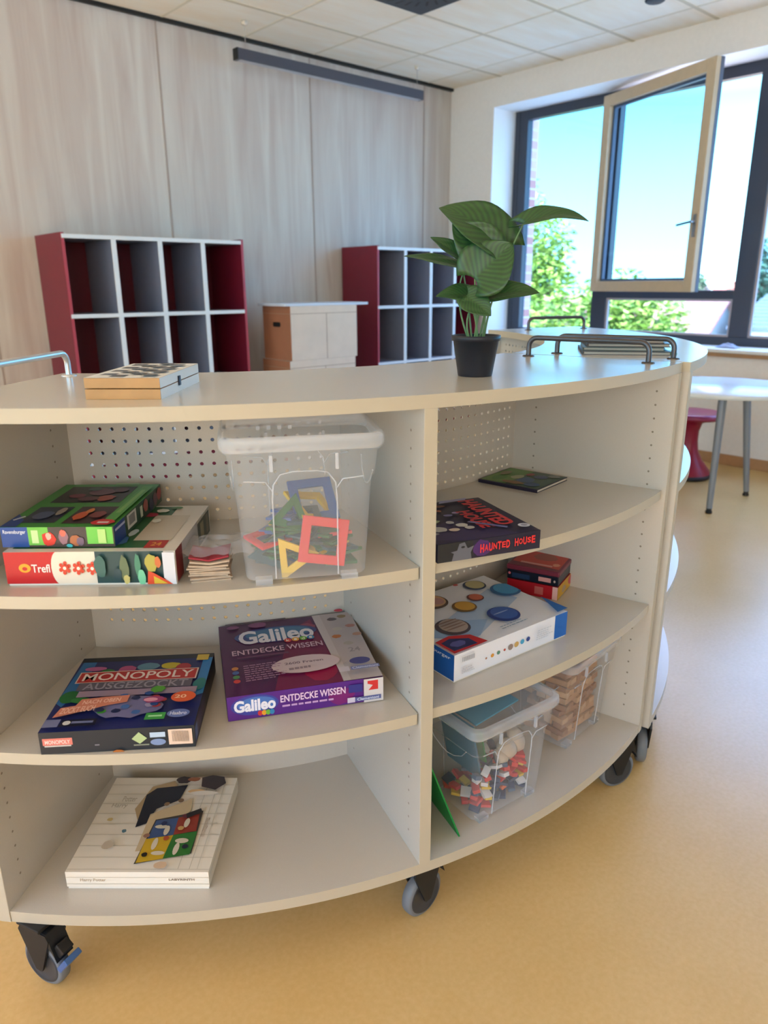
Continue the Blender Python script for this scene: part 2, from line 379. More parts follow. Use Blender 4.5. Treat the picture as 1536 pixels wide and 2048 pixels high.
def perf(b, r, a0, a1, z0, z1, cell=.0252, hole=.0041, margin=.02, zmin_hole=.56):
    L = r*(a1-a0); nc = int((L-2*margin)/cell); nz = int((z1-z0-2*.012)/cell)
    ml = (L-nc*cell)/2
    def Q(s, z): a = a0+s/r; return (*P2(r, a), z)
    zs = z0+((z1-z0)-nz*cell)/2
    def quad(s0, s1, za, zb): b.add([Q(s0, za), Q(s1, za), Q(s1, zb), Q(s0, zb)], [(0, 1, 2, 3)], m_lam)
    quad(0, ml, z0, z1); quad(L-ml, L, z0, z1); 
    for i in range(nc):
        s0 = ml+i*cell
        quad(s0, s0+cell, z0, zs); quad(s0, s0+cell, zs+nz*cell, z1)
        for j in range(nz):
            za = zs+j*cell
            if za < zmin_hole: quad(s0, s0+cell, za, za+cell); continue
            h = cell/2; sq = [(h, 0), (h, h), (0, h), (-h, h), (-h, 0), (-h, -h), (0, -h), (h, -h)]
            vs = [Q(s0+h+x, za+h+y) for x, y in sq]+[Q(s0+h+hole*math.cos(k*PI/4), za+h+hole*math.sin(k*PI/4)) for k in range(8)]
            b.add(vs, [(k, (k+1) % 8, 8+(k+1) % 8, 8+k) for k in range(8)], m_lam)
RI, RO, RB = 1.03, 1.483, 1.08
ZB0, ZB1 = .158, .182
def caster(root, x, y, heading, brake=False):
    """wheel axis points along heading"""
    c = empty('caster', (x, y, 0), heading); c.parent = root
    r = .052
    T = Matrix.Rotation(R(90), 4, 'Y'); T.translation = V((0, 0, r))
    def wh(b):
        b.lathe([(.030, -.012), (r-.006, -.013), (r-.001, -.009), (r, 0), (r-.001, .009), (r-.006, .013), (.030, .012)], m_tread, 36, T)
        for s in (-1, 1):
            b.lathe([(0, s*.014), (.012, s*.014), (.036, s*.0125), (.041, s*.0145), (.043, s*.0125)], m_disc, 32, T)
            b.lathe([(0, s*.0195), (.0095, s*.019), (.010, s*.013)], m_plast, 16, T)
    one(wh, 'wheel', c)
    def fk(b):
        for s in (-1, 1):
            Tm = Matrix.Translation((s*.0185, 0, 0)) @ Matrix(((0, 0, 1, 0), (1, 0, 0, 0), (0, 1, 0, 0), (0, 0, 0, 1)))
            b.prism([(-.008, r-.010), (.008, r-.010), (.012, r), (.040, .128), (.034, .140), (-.034, .140), (-.042, .126), (-.012, r)], -.0025, .0025, m_plast, Tm)
        Tm = Matrix(((0, 0, 1, 0), (1, 0, 0, 0), (0, 1, 0, 0), (0, 0, 0, 1)))
        pts = []
        for k in range(9):
            t = PI*(.12+.52*k/8); pts.append((.058*math.cos(t), .058+.066*math.sin(t)))
        pts += [(-.034, .142), (.034, .142)]
        b.prism(pts, -.019, .019, m_plast, Tm)
        b.lathe([(.0, .142), (.024, .142), (.024, .150), (0, .150)], m_plast, 20)
        b.bx((-.03, -.03, .150), (.03, .03, .1575), m_plast)
    one(fk, 'fork', c, bevel=.0015)
    if brake:
        def bk(b):
            Mx = Matrix.Rotation(R(-38), 3, 'X')
            b.box((0, .064, .078), (.036, .012, .040), m_blue if brake is True else m_plast, Mx); b.box((0, .052, .104), (.026, .022, .022), m_plast, Mx)
        one(bk, 'brake_pedal', c, bevel=.002)
    return c
def handle(root, a, r0, r1, m, h=.046):
    d = V((math.cos(a), math.sin(a), 0)); c = .022; z = ZT
    pts = [d*r0+V((0, 0, z))]
    for k in range(7): t = PI/2*k/6; pts.append(d*(r0+c-c*math.cos(t))+V((0, 0, z+h-c+c*math.sin(t))))
    for k in range(7): t = PI/2*(1-k/6); pts.append(d*(r1-c+c*math.cos(t))+V((0, 0, z+h-c+c*math.sin(t))))
    pts.append(d*r1+V((0, 0, z)))
    def f(b):
        b.tube(pts, .0062, m, 12)
        for r in (r0, r1):
            T = Matrix.Translation(d*r+V((0, 0, z))); b.lathe([(0, .0035), (.012, .0035), (.0145, .002), (.015, 0)], m, 20, T)
    one(f, 'rail_handle', root)
def unit(name, label, C, a0, ad, a1, left_shelves, right_shelves, casters, hm, lefth, righth, drawdetails=True):
    root = empty(name, (C[0], C[1], 0)); tag(root, label, 'shelf')
    zb = ZT-.023
    one(lambda b: arc(b, RI, RO, R(a0)-.002, R(a1)+.002, zb, ZT, 64), 'top_board', root, bevel=.002)
    t = .022
    one(lambda b: arc(b, RI+.03, RO-.0005, R(a0)+t/RO, R(a1)-t/RO, ZB0, ZB1, 64), 'bottom_board', root, bevel=.0015)
    def sp(b): radial(b, R(a0), RI+.02, RO, 0, t, ZB0, zb); pins(b, R(a0), RO-.045, t, .23, 1.08, 1); pins(b, R(a0), RB+.06, t, .23, 1.08, 1)
    one(sp, 'side_panel', root, bevel=.0012)
    def sp2(b): radial(b, R(a1), RI+.02, RO, -t, 0, ZB0, zb); pins(b, R(a1), RO-.045, -t, .23, 1.08, -1); pins(b, R(a1), RB+.06, -t, .23, 1.08, -1); pins(b, R(a1), RB+.2, -t, .72, .73, -1)
    one(sp2, 'side_panel', root, bevel=.0012)
    hw = .0125
    def dv(b):
        radial(b, R(ad), RB, RO-.001, -hw, hw, ZB1, zb); pins(b, R(ad), RO-.05, -hw, .23, 1.08, -1); pins(b, R(ad), RB+.05, -hw, .23, 1.08, -1)
    one(dv, 'divider', root, bevel=.0012)
    for (s0, s1, hs) in ((R(a0)+t/RO*1.02, R(ad)-hw/RO*1.02, left_shelves), (R(ad)+hw/RO*1.02, R(a1)-t/RO*1.02, right_shelves)):
        for z in hs:
            one(lambda b: arc(b, RB+.003, RO-.009, s0+.001, s1-.001, z-.022, z, 32), 'shelf_board', root, bevel=.004, segs=3)
    for (s0, s1) in ((R(a0)+t/RB, R(ad)-hw/RB), (R(ad)+hw/RB, R(a1)-t/RB)):
        one(lambda b: perf(b, RB, s0, s1, ZB1, zb), 'perforated_back', root, solid=.004)
    for (x, y, hd, bk) in casters: caster(root, x-C[0], y-C[1], R(hd), bk)
    handle(root, R(lefth[0]), lefth[1], lefth[2], hm[0]); handle(root, R(righth[0]), righth[1], righth[2], hm[1])
    return root
C1 = (1.318, 2.255)
A0, AD, A1 = -139.8, -107.9, -77.2
def onarc(C, a, r): return (C[0]+r*math.cos(R(a)), C[1]+r*math.sin(R(a)))
cs = [(.245, 1.262, -158, True), (.900, .890, -88, False), (1.585, .838, -112, False)]
for a in (-136.5, -108, -80.5): cs.append((*onarc(C1, a, 1.12), 30, False))
u1 = unit('curved_shelf_unit', 'curved cream rolling shelf unit with games, nearest, its front facing the camera', C1, A0, AD, A1, (.823, .526), (.828, .53), cs,
          (m_metal, m_raildark), (-137.8, 1.075, 1.38), (-79.8, 1.125, 1.425))
C2 = (1.338, 2.244)
cs2 = [(1.740, .850, -58, 2)]+[(*onarc(C2, a, r), 40, False) for a, r in ((-46, 1.40), (-20, 1.40), (-72, 1.12), (-46, 1.12), (-20, 1.12))]
u2 = unit('curved_shelf_unit', 'curved cream rolling shelf unit behind, next to the window, its front turned away', C2, -77.3, -45.6, -15.5, (.823, .526), (.828, .53), cs2,
          (m_raildark, m_raildark), (-75.2, 1.14, 1.43), (-21, 1.15, 1.41))
#@@PART2
# ================================================================ GAMES AND BOXES ON THE SHELVES
Z1, Z2, Z3 = .823, .526, .182
W, K = (236, 232, 228), (24, 24, 34)
def d_trefl(F):
    f = F['front']; f.rect(0, 0, .34, 1, (190, 26, 26)); f.rect(.53, 0, .93, 1, (34, 66, 66)); f.rect(.31, 0, .53, 1, (226, 214, 196)); f.ell(.315, .5, .045, .52, (226, 214, 196))
    f.ell(.115, .5, .035, .14, (236, 160, 30)); f.ell(.115, .48, .015, .06, (190, 26, 26)); f.text('Trefl', .155, .36, .262, .62, (240, 228, 220), .015)
    for i in range(3):
        cx = .35+.082*i; c = (206, 62, 34)
        for k in range(6): a = PI/3*k+.4; f.ell(cx+.026*math.cos(a), .5+.15*math.sin(a), .011, .065, c, 10)
        f.ell(cx, .5, .022, .12, c, 12); f.ell(cx, .5, .010, .055, (236, 226, 210), 10)
    for i, (a, b, ra, rb, c) in enumerate([(.56, .55, .04, .4, (52, 96, 88)), (.70, .5, .03, .45, (96, 110, 78)), (.71, .15, .022, .16, (190, 180, 110)), (.78, .6, .02, .4, (70, 130, 104)),
                                          (.86, .65, .04, .33, (170, 160, 70)), (.9, .7, .02, .2, (200, 110, 60)), (.66, .3, .03, .25, (24, 60, 66)), (.80, .2, .025, .3, (112, 190, 150))]): f.blob(a, b, ra, rb, c, i)
    f.poly([(.83, 0), (.84, .42), (.87, .36), (.98, 0)], (206, 70, 34)); f.poly([(.87, .02), (.87, .26), (.95, .02)], (206, 176, 50)); f.poly([(.93, .2), (.93, 1), (1, 1), (1, 0), (.98, 0)], (206, 208, 216))
    t = F['top']; t.rect(.03, .06, .80, .97, (40, 92, 52)); t.rect(.70, .2, .93, .75, (198, 188, 172)); t.rect(.80, .05, .92, .2, (170, 36, 30)); t.text('24', .83, .09, .89, .16, (220, 150, 60))
    for i, (a, b, ra, rb, c) in enumerate([(.62, .2, .06, .1, (70, 110, 160)), (.56, .3, .07, .08, (110, 60, 50)), (.66, .35, .03, .08, (180, 200, 210)), (.6, .55, .05, .08, (220, 140, 50)), (.66, .75, .06, .06, (160, 30, 60)),
                                          (.72, .85, .05, .05, (226, 226, 216)), (.6, .9, .05, .05, (210, 208, 190)), (.8, .92, .05, .03, (60, 120, 60)), (.74, .6, .03, .05, (226, 226, 216))]): t.blob(a, b, ra, rb, c, i+20)
    r = F['right']; r.rect(0, 0, .16, 1, (122, 22, 30)); r.rect(.16, 0, .6, 1, (196, 194, 196)); r.rect(.6, .1, .97, .9, (70, 76, 66)); r.rect(.68, .2, .78, .8, (150, 140, 110)); r.rect(.86, .2, .93, .85, (110, 104, 86))
gamebox('puzzle_box', (.286, 1.262, Z1), -41, .283, .26, .060, (216, 208, 196), d_trefl, 'large red and white jigsaw box with three orange cogs, under the green box', 'puzzle box')
def d_rav(F):
    f = F['front']; f.rect(0, 0, .24, 1, (24, 70, 146)); f.text('Ravensburger', .02, .62, .22, .86, (224, 228, 238), .01); f.rect(.24, 0, 1, 1, (66, 56, 50)); f.rect(.24, .1, .42, 1, (112, 190, 74)); f.rect(.76, .15, .99, 1, (112, 196, 78))
    f.rect(.27, .2, .33, .85, (196, 224, 160)); f.blob(.42, .4, .07, .42, (210, 50, 34), 1, 10); f.blob(.42, .55, .03, .2, (240, 180, 160), 2)
    f.blob(.55, .5, .05, .4, (150, 110, 120), 3); f.blob(.55, .7, .03, .2, (230, 110, 90), 4); f.blob(.66, .35, .06, .3, (170, 100, 60), 5); f.blob(.7, .3, .04, .25, (110, 90, 110), 6); f.blob(.6, .08, .03, .1, (60, 170, 180), 7); f.rect(.86, .2, .93, .9, (180, 216, 130))
    t = F['top']; t.rect(.12, .52, .80, .93, (40, 40, 42)); t.rect(.10, .08, .43, .42, (38, 46, 66)); t.rect(.50, .06, .86, .42, (52, 34, 40)); t.poly([(0, 0), (0, .26), (.13, .13), (.14, 0)], (26, 60, 130)); t.poly([(.02, .14), (.08, .22), (.1, .2), (.04, .12)], (200, 204, 216))
    for i, (a, b, ra, rb, c) in enumerate([(.3, .68, .1, .06, (112, 50, 70)), (.5, .78, .14, .1, (98, 58, 72)), (.62, .62, .1, .08, (150, 62, 46)), (.45, .6, .12, .06, (84, 40, 52)), (.68, .82, .08, .07, (78, 46, 60)), (.4, .85, .08, .05, (60, 84, 76)),
                                          (.25, .22, .1, .1, (70, 80, 110)), (.37, .3, .04, .09, (150, 140, 130)), (.6, .2, .06, .1, (190, 82, 44)), (.75, .22, .08, .08, (120, 48, 50)), (.64, .3, .04, .06, (206, 120, 60))]): t.blob(a, b, ra, rb, c, i)
    t.rect(.87, .05, .97, .9, (78, 150, 66)); t.rect(.90, .25, .94, .8, (120, 176, 90)); t.rect(.55, .95, .8, .985, (140, 170, 120)); t.blob(.88, .05, .12, .07, (196, 30, 40), 3); t.rect(.84, .03, .94, .06, (230, 210, 210))
    r = F['right']; r.rect(0, 0, .20, 1, (18, 56, 132)); r.rect(.02, .7, .2, .82, (170, 180, 220)); r.rect(.2, 0, 1, 1, (30, 66, 46)); r.rect(.24, .2, .42, .95, (206, 206, 200)); r.rect(.27, .35, .39, .85, (130, 130, 130)); r.rect(.5, .2, .55, .8, (190, 200, 180))
    for i, (a, b, c) in enumerate([(.62, .6, (150, 70, 60)), (.74, .4, (30, 34, 70)), (.84, .5, (90, 50, 70)), (.93, .6, (150, 36, 40))]): r.blob(a, b, .06, .4, c, i)
    l = F['left']; l.rect(.8, 0, 1, 1, (24, 70, 146))
gamebox('puzzle_box', (.293, 1.284, Z1+.0605), -41.5, .188, .272, .036, (62, 136, 58), d_rav, 'green jigsaw box with blue corners lying on the larger red and white box', 'puzzle box', basecol=(90, 120, 70), gap=.001)
def d_mono(F):
    t = F['top']; t.rect(0, 0, 1, 1, (26, 34, 92)); t.rect(0, .93, 1, 1, (12, 16, 30)); t.poly([(0, .35), (.02, .93), (.12, .93), (.12, .5), (.05, .3)], (44, 104, 160)); t.poly([(.93, .93), (1, .93), (1, .4), (.93, .35)], (46, 120, 180))
    for i, (a, b, ra, rb, c) in enumerate([(.14, .82, .09, .035, (170, 90, 140)), (.24, .76, .06, .05, (44, 120, 50)), (.38, .79, .07, .06, (170, 70, 120)), (.53, .82, .09, .06, (86, 130, 150)), (.70, .82, .08, .05, (190, 170, 40)), (.80, .79, .06, .06, (170, 40, 50)),
                                          (.07, .42, .07, .09, (30, 100, 50)), (.16, .37, .07, .04, (50, 120, 60)), (.96, .52, .05, .09, (30, 110, 110))]): t.blob(a, b, ra, rb, c, i, 16, .12)
    t.rect(.88, .88, .97, .97, (206, 176, 70)); t.rect(.05, .60, .92, .76, (222, 196, 184)); t.rect(.06, .61, .91, .75, (176, 40, 40)); t.text('MONOPOLY', .09, .63, .89, .735, (232, 214, 204), .012)
    t.rect(.09, .49, .9, .60, (92, 86, 100)); t.text('AUSGEZOCKT', .13, .50, .87, .59, (150, 144, 156), .012)
    t.rect(.12, .40, .95, .48, (150, 130, 150)); t.blob(.52, .25, .28, .16, (112, 110, 150), 5, 18); 
    for i in range(16):
        r = random.Random(i*7); t.blob(.3+.45*r.random(), .16+.26*r.random(), .035, .03, r.choice([(40, 70, 130), (150, 140, 170), (60, 100, 160), (170, 60, 60), (70, 150, 60), (30, 40, 80)]), i)
    t.poly([(.05, .13), (.07, .25), (.16, .27), (.18, .35), (.34, .37), (.5, .38), (.5, .29), (.38, .26), (.16, .17)], (206, 128, 104)); t.text('ZOCKT EUCH', .08, .17, .30, .24, (236, 190, 170), .02, rise=.03); t.text('NACH OBEN', .2, .28, .45, .33, (236, 190, 170), .02, rise=.02)
    t.blob(.68, .44, .06, .05, (80, 150, 50), 3); t.blob(.68, .30, .08, .05, (150, 60, 110), 4); t.blob(.66, .30, .05, .025, (220, 150, 170), 5, 14, .05); t.ell(.88, .32, .085, .07, (220, 92, 50)); t.text('20', .82, .30, .90, .345, (244, 196, 160), .02)
    t.rect(.02, .01, .12, .10, (112, 116, 150)); t.rect(.13, .01, .36, .09, (14, 18, 44)); t.ell(.17, .05, .025, .025, (200, 200, 200)); t.rect(.2, .04, .34, .065, (110, 116, 150)); t.rect(.67, .04, .80, .12, (60, 150, 70)); t.rect(.69, .07, .78, .09, (160, 220, 160)); t.ell(.885, .10, .075, .05, (96, 112, 170)); t.text('Hasbro', .83, .08, .94, .12, (210, 214, 236))
    f = F['front']; f.rect(.02, .40, .21, .72, (214, 120, 108)); f.text('MONOPOLY', .035, .46, .195, .64, (244, 210, 204), .02); f.rect(.03, .34, .2, .40, (196, 190, 186)); f.rect(.35, .30, .38, .36, (120, 120, 130))
    f.poly([(.59, .52), (.64, .82), (.69, .52), (.64, .28)], (170, 190, 140)); f.rect(.6, .2, .7, .26, (130, 136, 120)); f.rect(.71, .55, .81, .78, (176, 196, 220)); f.ell(.76, .33, .05, .15, (120, 140, 180)); f.rect(.83, .18, .985, .88, (222, 196, 178))
    for i in range(14): f.rect(.855+i*.008, .32, .858+i*.008, .82, (110, 96, 84))
    f.blob(.5, .03, .04, .08, (170, 100, 40), 1); F['right'].rect(0, .1, .45, .9, (44, 40, 76)); F['right'].rect(.02, .2, .1, .8, (70, 96, 150))
gamebox('board_game_box', (.280, 1.205, Z2), -37, .263, .262, .044, (32, 38, 46), d_mono, 'dark blue square board game box with a red title banner, beside the purple box', gap=.001, basecol=(24, 26, 34))
def d_gali(F):
    t = F['top']; t.rect(0, 0, .72, 1, (74, 28, 74)); t.poly([(.3, 0), (.76, 0), (.68, .95), (.5, .8)], (112, 26, 72)); t.blob(.62, .2, .12, .18, (150, 24, 70), 1); t.blob(.64, .8, .07, .1, (140, 60, 90), 2)
    t.rect(.74, 0, 1, 1, (184, 172, 172)); t.poly([(.70, 1), (.745, .0), (.79, 0), (.76, 1)], (196, 186, 186)); t.ell(.40, .77, .30, .12, (52, 70, 130)); t.ell(.42, .78, .24, .09, (60, 110, 150))
    t.text('Galileo', .13, .655, .67, .86, (222, 218, 226), .03, rise=.0)
    for i, (c, ch) in enumerate([((206, 52, 50), 'k'), ((226, 160, 50), 'i'), ((110, 180, 60), 'd'), ((50, 130, 180), 's')]): t.ell(.47+.055*i, .645, .026, .03, c); t.text(ch, .458+.055*i, .63, .482+.055*i, .66, (240, 230, 210), .02)
    t.text('ENTDECKE WISSEN', .07, .50, .70, .57, (206, 170, 190), .01); t.rect(.1, .45, .45, .47, (100, 50, 90)); t.rect(.05, .985, .5, 1, (60, 24, 60))
    for i, (a, b, ra, rb) in enumerate([(.28, .93, .08, .05), (.1, .93, .05, .03)]): t.blob(a, b, ra, rb, (122, 60, 110), i)
    t.ell(.54, .27, .23, .115, (206, 186, 190)); t.text('2600 Fragen', .40, .27, .66, .31, (120, 96, 110)); t.lines(.42, .19, .64, .25, 1, (150, 130, 140), 1)
    for i, c in enumerate([(190, 120, 60), (70, 96, 150), (70, 130, 80), (190, 60, 60)]): t.ell(.075, .31-.07*i, .022, .022, c); t.lines(.13, .29-.07*i, .40, .33-.07*i, 2, (170, 130, 160), i)
    for i, (a, b, c) in enumerate([(.90, .94, (200, 40, 70)), (.82, .80, (90, 80, 90)), (.90, .83, (140, 120, 90)), (.80, .52, (180, 110, 60)), (.93, .66, (170, 120, 110)), (.86, .4, (170, 160, 150)), (.95, .52, (170, 130, 110)), (.83, .63, (190, 180, 170))]): t.blob(a, b, .04, .03, c, i)
    t.text('24', .84, .27, .92, .33, (150, 140, 140)); t.ell(.88, .14, .07, .045, (70, 70, 130)); t.rect(.80, .03, .99, .07, (110, 116, 170)); t.rect(.72, .02, .79, .08, (200, 190, 200)); t.text('Clementoni', .81, .035, .98, .065, (200, 206, 230))
    f = F['front']; f.rect(0, 0, .87, 1, (84, 34, 128)); f.blob(.72, .4, .1, .4, (120, 30, 110), 3); f.ell(.17, .55, .15, .42, (60, 64, 150)); f.ell(.18, .58, .12, .3, (70, 110, 180)); f.text('Galileo', .04, .30, .30, .80, (228, 226, 238), .04)
    for i, c in enumerate([(206, 52, 50), (226, 160, 50), (110, 180, 60), (50, 130, 180)]): f.ell(.20+.025*i, .18, .015, .11, c)
    f.text('ENTDECKE WISSEN', .33, .50, .75, .80, (224, 196, 226), .02); f.lines(.34, .26, .7, .44, 1, (190, 150, 200)); f.rect(.77, .50, .86, .84, (50, 50, 130)); f.rect(.87, 0, 1, 1, (206, 200, 202)); f.poly([(.895, .92), (.965, .92), (.965, .52), (.90, .52), (.93, .72), (.895, .8)], (206, 50, 50))
    f.rect(.80, .10, .985, .28, (90, 96, 150)); f.rect(.76, .08, .81, .30, (206, 196, 216)); f.text('Clementoni', .825, .13, .97, .25, (214, 220, 240)); F['right'].rect(0, 0, .04, 1, (200, 196, 200)); F['right'].rect(.04, 0, 1, 1, (46, 24, 60)); F['left'].rect(0, 0, 1, 1, (60, 30, 80))
gamebox('quiz_game_box', (.571, 1.074, Z2), -27, .297, .302, .052, (70, 28, 74), d_gali, 'purple quiz game box with a white oval and grey right strip, by the middle divider', gap=.002, basecol=(90, 60, 100))
def d_hp(F):
    t = F['top']
    for i in range(9): t.rect(0, .02+i*.11, 1, .028+i*.11, (204, 196, 180))
    t.rect(.78, .02, .785, .95, (190, 182, 164)); t.rect(.86, .02, .865, .95, (190, 182, 164)); t.rect(.915, .02, .92, .95, (200, 192, 174))
    t.poly([(.34, .50), (.28, .62), (.34, .88), (.50, .95), (.54, .90), (.42, .55)], (176, 150, 112)); t.poly([(.35, .42), (.32, .78), (.38, .86), (.62, .90), (.60, .72), (.45, .62), (.42, .46)], (18, 24, 42))
    t.poly([(.43, .18), (.42, .56), (.70, .74), (.72, .62), (.66, .2)], (198, 176, 140)); t.poly([(.46, .06), (.48, .50), (.82, .60), (.84, .16)], (60, 54, 50))
    t.poly([(.47, .07), (.47, .30), (.66, .34), (.65, .11)], (196, 160, 40)); t.poly([(.65, .11), (.66, .34), (.83, .38), (.83, .15)], (44, 110, 46)); t.poly([(.48, .30), (.49, .49), (.65, .52), (.66, .34)], (60, 84, 130)); t.poly([(.66, .34), (.65, .52), (.80, .56), (.82, .38)], (140, 52, 40))
    for i, (a, b, ra, rb) in enumerate([(.55, .25, .02, .06), (.60, .16, .05, .02), (.74, .28, .05, .025), (.72, .2, .02, .06), (.55, .42, .05, .02), (.73, .46, .02, .05), (.6, .38, .02, .05)]): t.ell(a, b, ra, rb, (206, 196, 176), 12)
    for i, (a, b, c) in enumerate([(.51, .14, (40, 36, 30)), (.78, .22, (30, 30, 50)), (.62, .30, (170, 80, 50)), (.56, .45, (40, 50, 90)), (.70, .4, (190, 150, 90)), (.7, .53, (90, 30, 50)), (.52, .66, (140, 110, 80)), (.62, .7, (120, 92, 70)), (.47, .32, (150, 110, 90))]): t.blob(a, b, .025, .025, c, i)
    t.poly([(.72, .50), (.70, .55), (.80, .61), (.82, .57)], (24, 22, 30)); t.blob(.58, .94, .07, .05, (42, 24, 30), 4); t.blob(.66, .95, .06, .03, (150, 90, 60), 6); t.poly([(.72, .97), (.74, .86), (.86, .82), (.93, .90), (.90, .98), (.8, 1)], (44, 34, 42)); t.blob(.72, .80, .08, .03, (220, 180, 130), 7); t.blob(.78, .78, .12, .03, (230, 220, 206), 8)
    t.text('Harry', .10, .60, .22, .66, (176, 164, 146), .01, rise=-.0); t.text('Potter', .16, .68, .27, .74, (176, 164, 146), .01); t.blob(.14, .48, .025, .02, (206, 180, 120), 9); t.blob(.22, .22, .05, .05, (190, 176, 156), 10); t.blob(.29, .36, .02, .02, (90, 120, 130), 11)
    t.blob(.66, .03, .05, .04, (206, 176, 146), 12); t.text('LABYRINTH', .87, .30, .90, .5, (150, 126, 100), .01)
    f = F['front']; f.rect(0, .62, 1, .66, (196, 186, 168)); f.rect(0, .18, 1, .22, (190, 180, 162)); f.text('Harry Potter', .10, .32, .28, .58, (170, 152, 128), .01); f.text('LABYRINTH', .72, .44, .9, .58, (130, 112, 96), .02); F['right'].rect(0, .6, 1, .66, (200, 196, 190))
gamebox('board_game_box', (.300, 1.2625, Z3), -42.3, .277, .282, .041, (226, 218, 204), d_hp, 'cream square maze game box with yellow and green tiles pictured, alone on the bottom shelf', gap=.006)
def d_haunt(F):
    t = F['top']; t.rect(0, 0, 1, 1, (38, 34, 60)); t.poly([(0, .3), (.4, .5), (.8, .0), (.3, 0), (0, .1)], (52, 44, 80))
    for i, (a, b, ra, rb, c) in enumerate([(.12, .55, .10, .06, (150, 160, 110)), (.2, .5, .1, .05, (170, 176, 130)), (.25, .60, .06, .04, (190, 190, 180)), (.05, .62, .05, .06, (150, 130, 160)), (.1, .35, .08, .08, (190, 184, 176)), (.18, .3, .08, .07, (180, 176, 170)),
                                          (.3, .25, .06, .04, (210, 190, 170)), (.42, .33, .06, .05, (200, 196, 190)), (.35, .42, .04, .04, (170, 170, 170)), (.45, .25, .05, .04, (190, 186, 184)), (.06, .2, .07, .03, (150, 150, 156)), (.15, .82, .05, .03, (120, 80, 60)), (.3, .85, .06, .035, (160, 90, 60)),
                                          (.48, .84, .06, .035, (130, 80, 56)), (.25, .72, .05, .03, (80, 60, 60)), (.4, .72, .03, .03, (150, 80, 50)), (.42, .58, .05, .03, (120, 116, 160)), (.52, .62, .04, .03, (150, 140, 190)), (.05, .78, .05, .05, (70, 60, 90)), (.04, .68, .04, .03, (220, 120, 130))]): t.blob(a, b, ra, rb, c, i, 12, .2)
    t.poly([(.55, .97), (.5, .9), (.8, .92), (.85, .98)], (150, 146, 180)); t.text('HAUNTED', .93, .22, .69, .90, (0, 0, 0)) if False else None
    # rotated title: runs along the right edge
    tt = Print(t.mb, t.o+t.u*.70+t.v*.90, -t.v*.72, t.u*.2, t.n); tt.k = t.k+4; tt.text('HAUNTED', 0, 0, 1, .9, (196, 44, 52), .04)
    tt = Print(t.mb, t.o+t.u*.52+t.v*.62, -t.v*.46, t.u*.16, t.n); tt.k = t.k+6; tt.text('HOUSE', 0, 0, 1, .9, (186, 40, 50), .04); t.k += 8
    t.ell(.90, .10, .055, .045, (206, 206, 214)); t.ell(.90, .10, .03, .025, (150, 150, 170)); t.poly([(.5, .35), (.75, .12), (.72, .09), (.47, .33)], (104, 104, 150))
    f = F['front']; f.rect(0, 0, 1, 1, (34, 32, 52)); f.rect(0, 0, .33, 1, (36, 38, 42)); f.blob(.42, .5, .1, .5, (70, 40, 100), 1); f.poly([(.13, 0), (.15, .4), (.12, .5), (.18, .55), (.2, .9), (.25, .95), (.28, .6), (.34, .7), (.31, .35), (.32, 0)], (96, 98, 108)); f.ell(.235, .7, .018, .06, (40, 40, 46))
    for i, ch in enumerate('HAUNTED HOUSE'):
        if ch != ' ': f.text(ch, .40+.042*i, .24+.06*(i % 2)+.012*i, .437+.042*i, .66+.05*((i+1) % 2)+.008*i, (214, 52, 52), .04)
    F['right'].rect(0, 0, 1, 1, (24, 24, 34))
gamebox('board_game_box', (.877, .838, .828), -20, .212, .238, .036, (30, 28, 46), d_haunt, 'dark purple board game box with red dripping lettering, on the upper right shelf', gap=.001, basecol=(20, 20, 30))
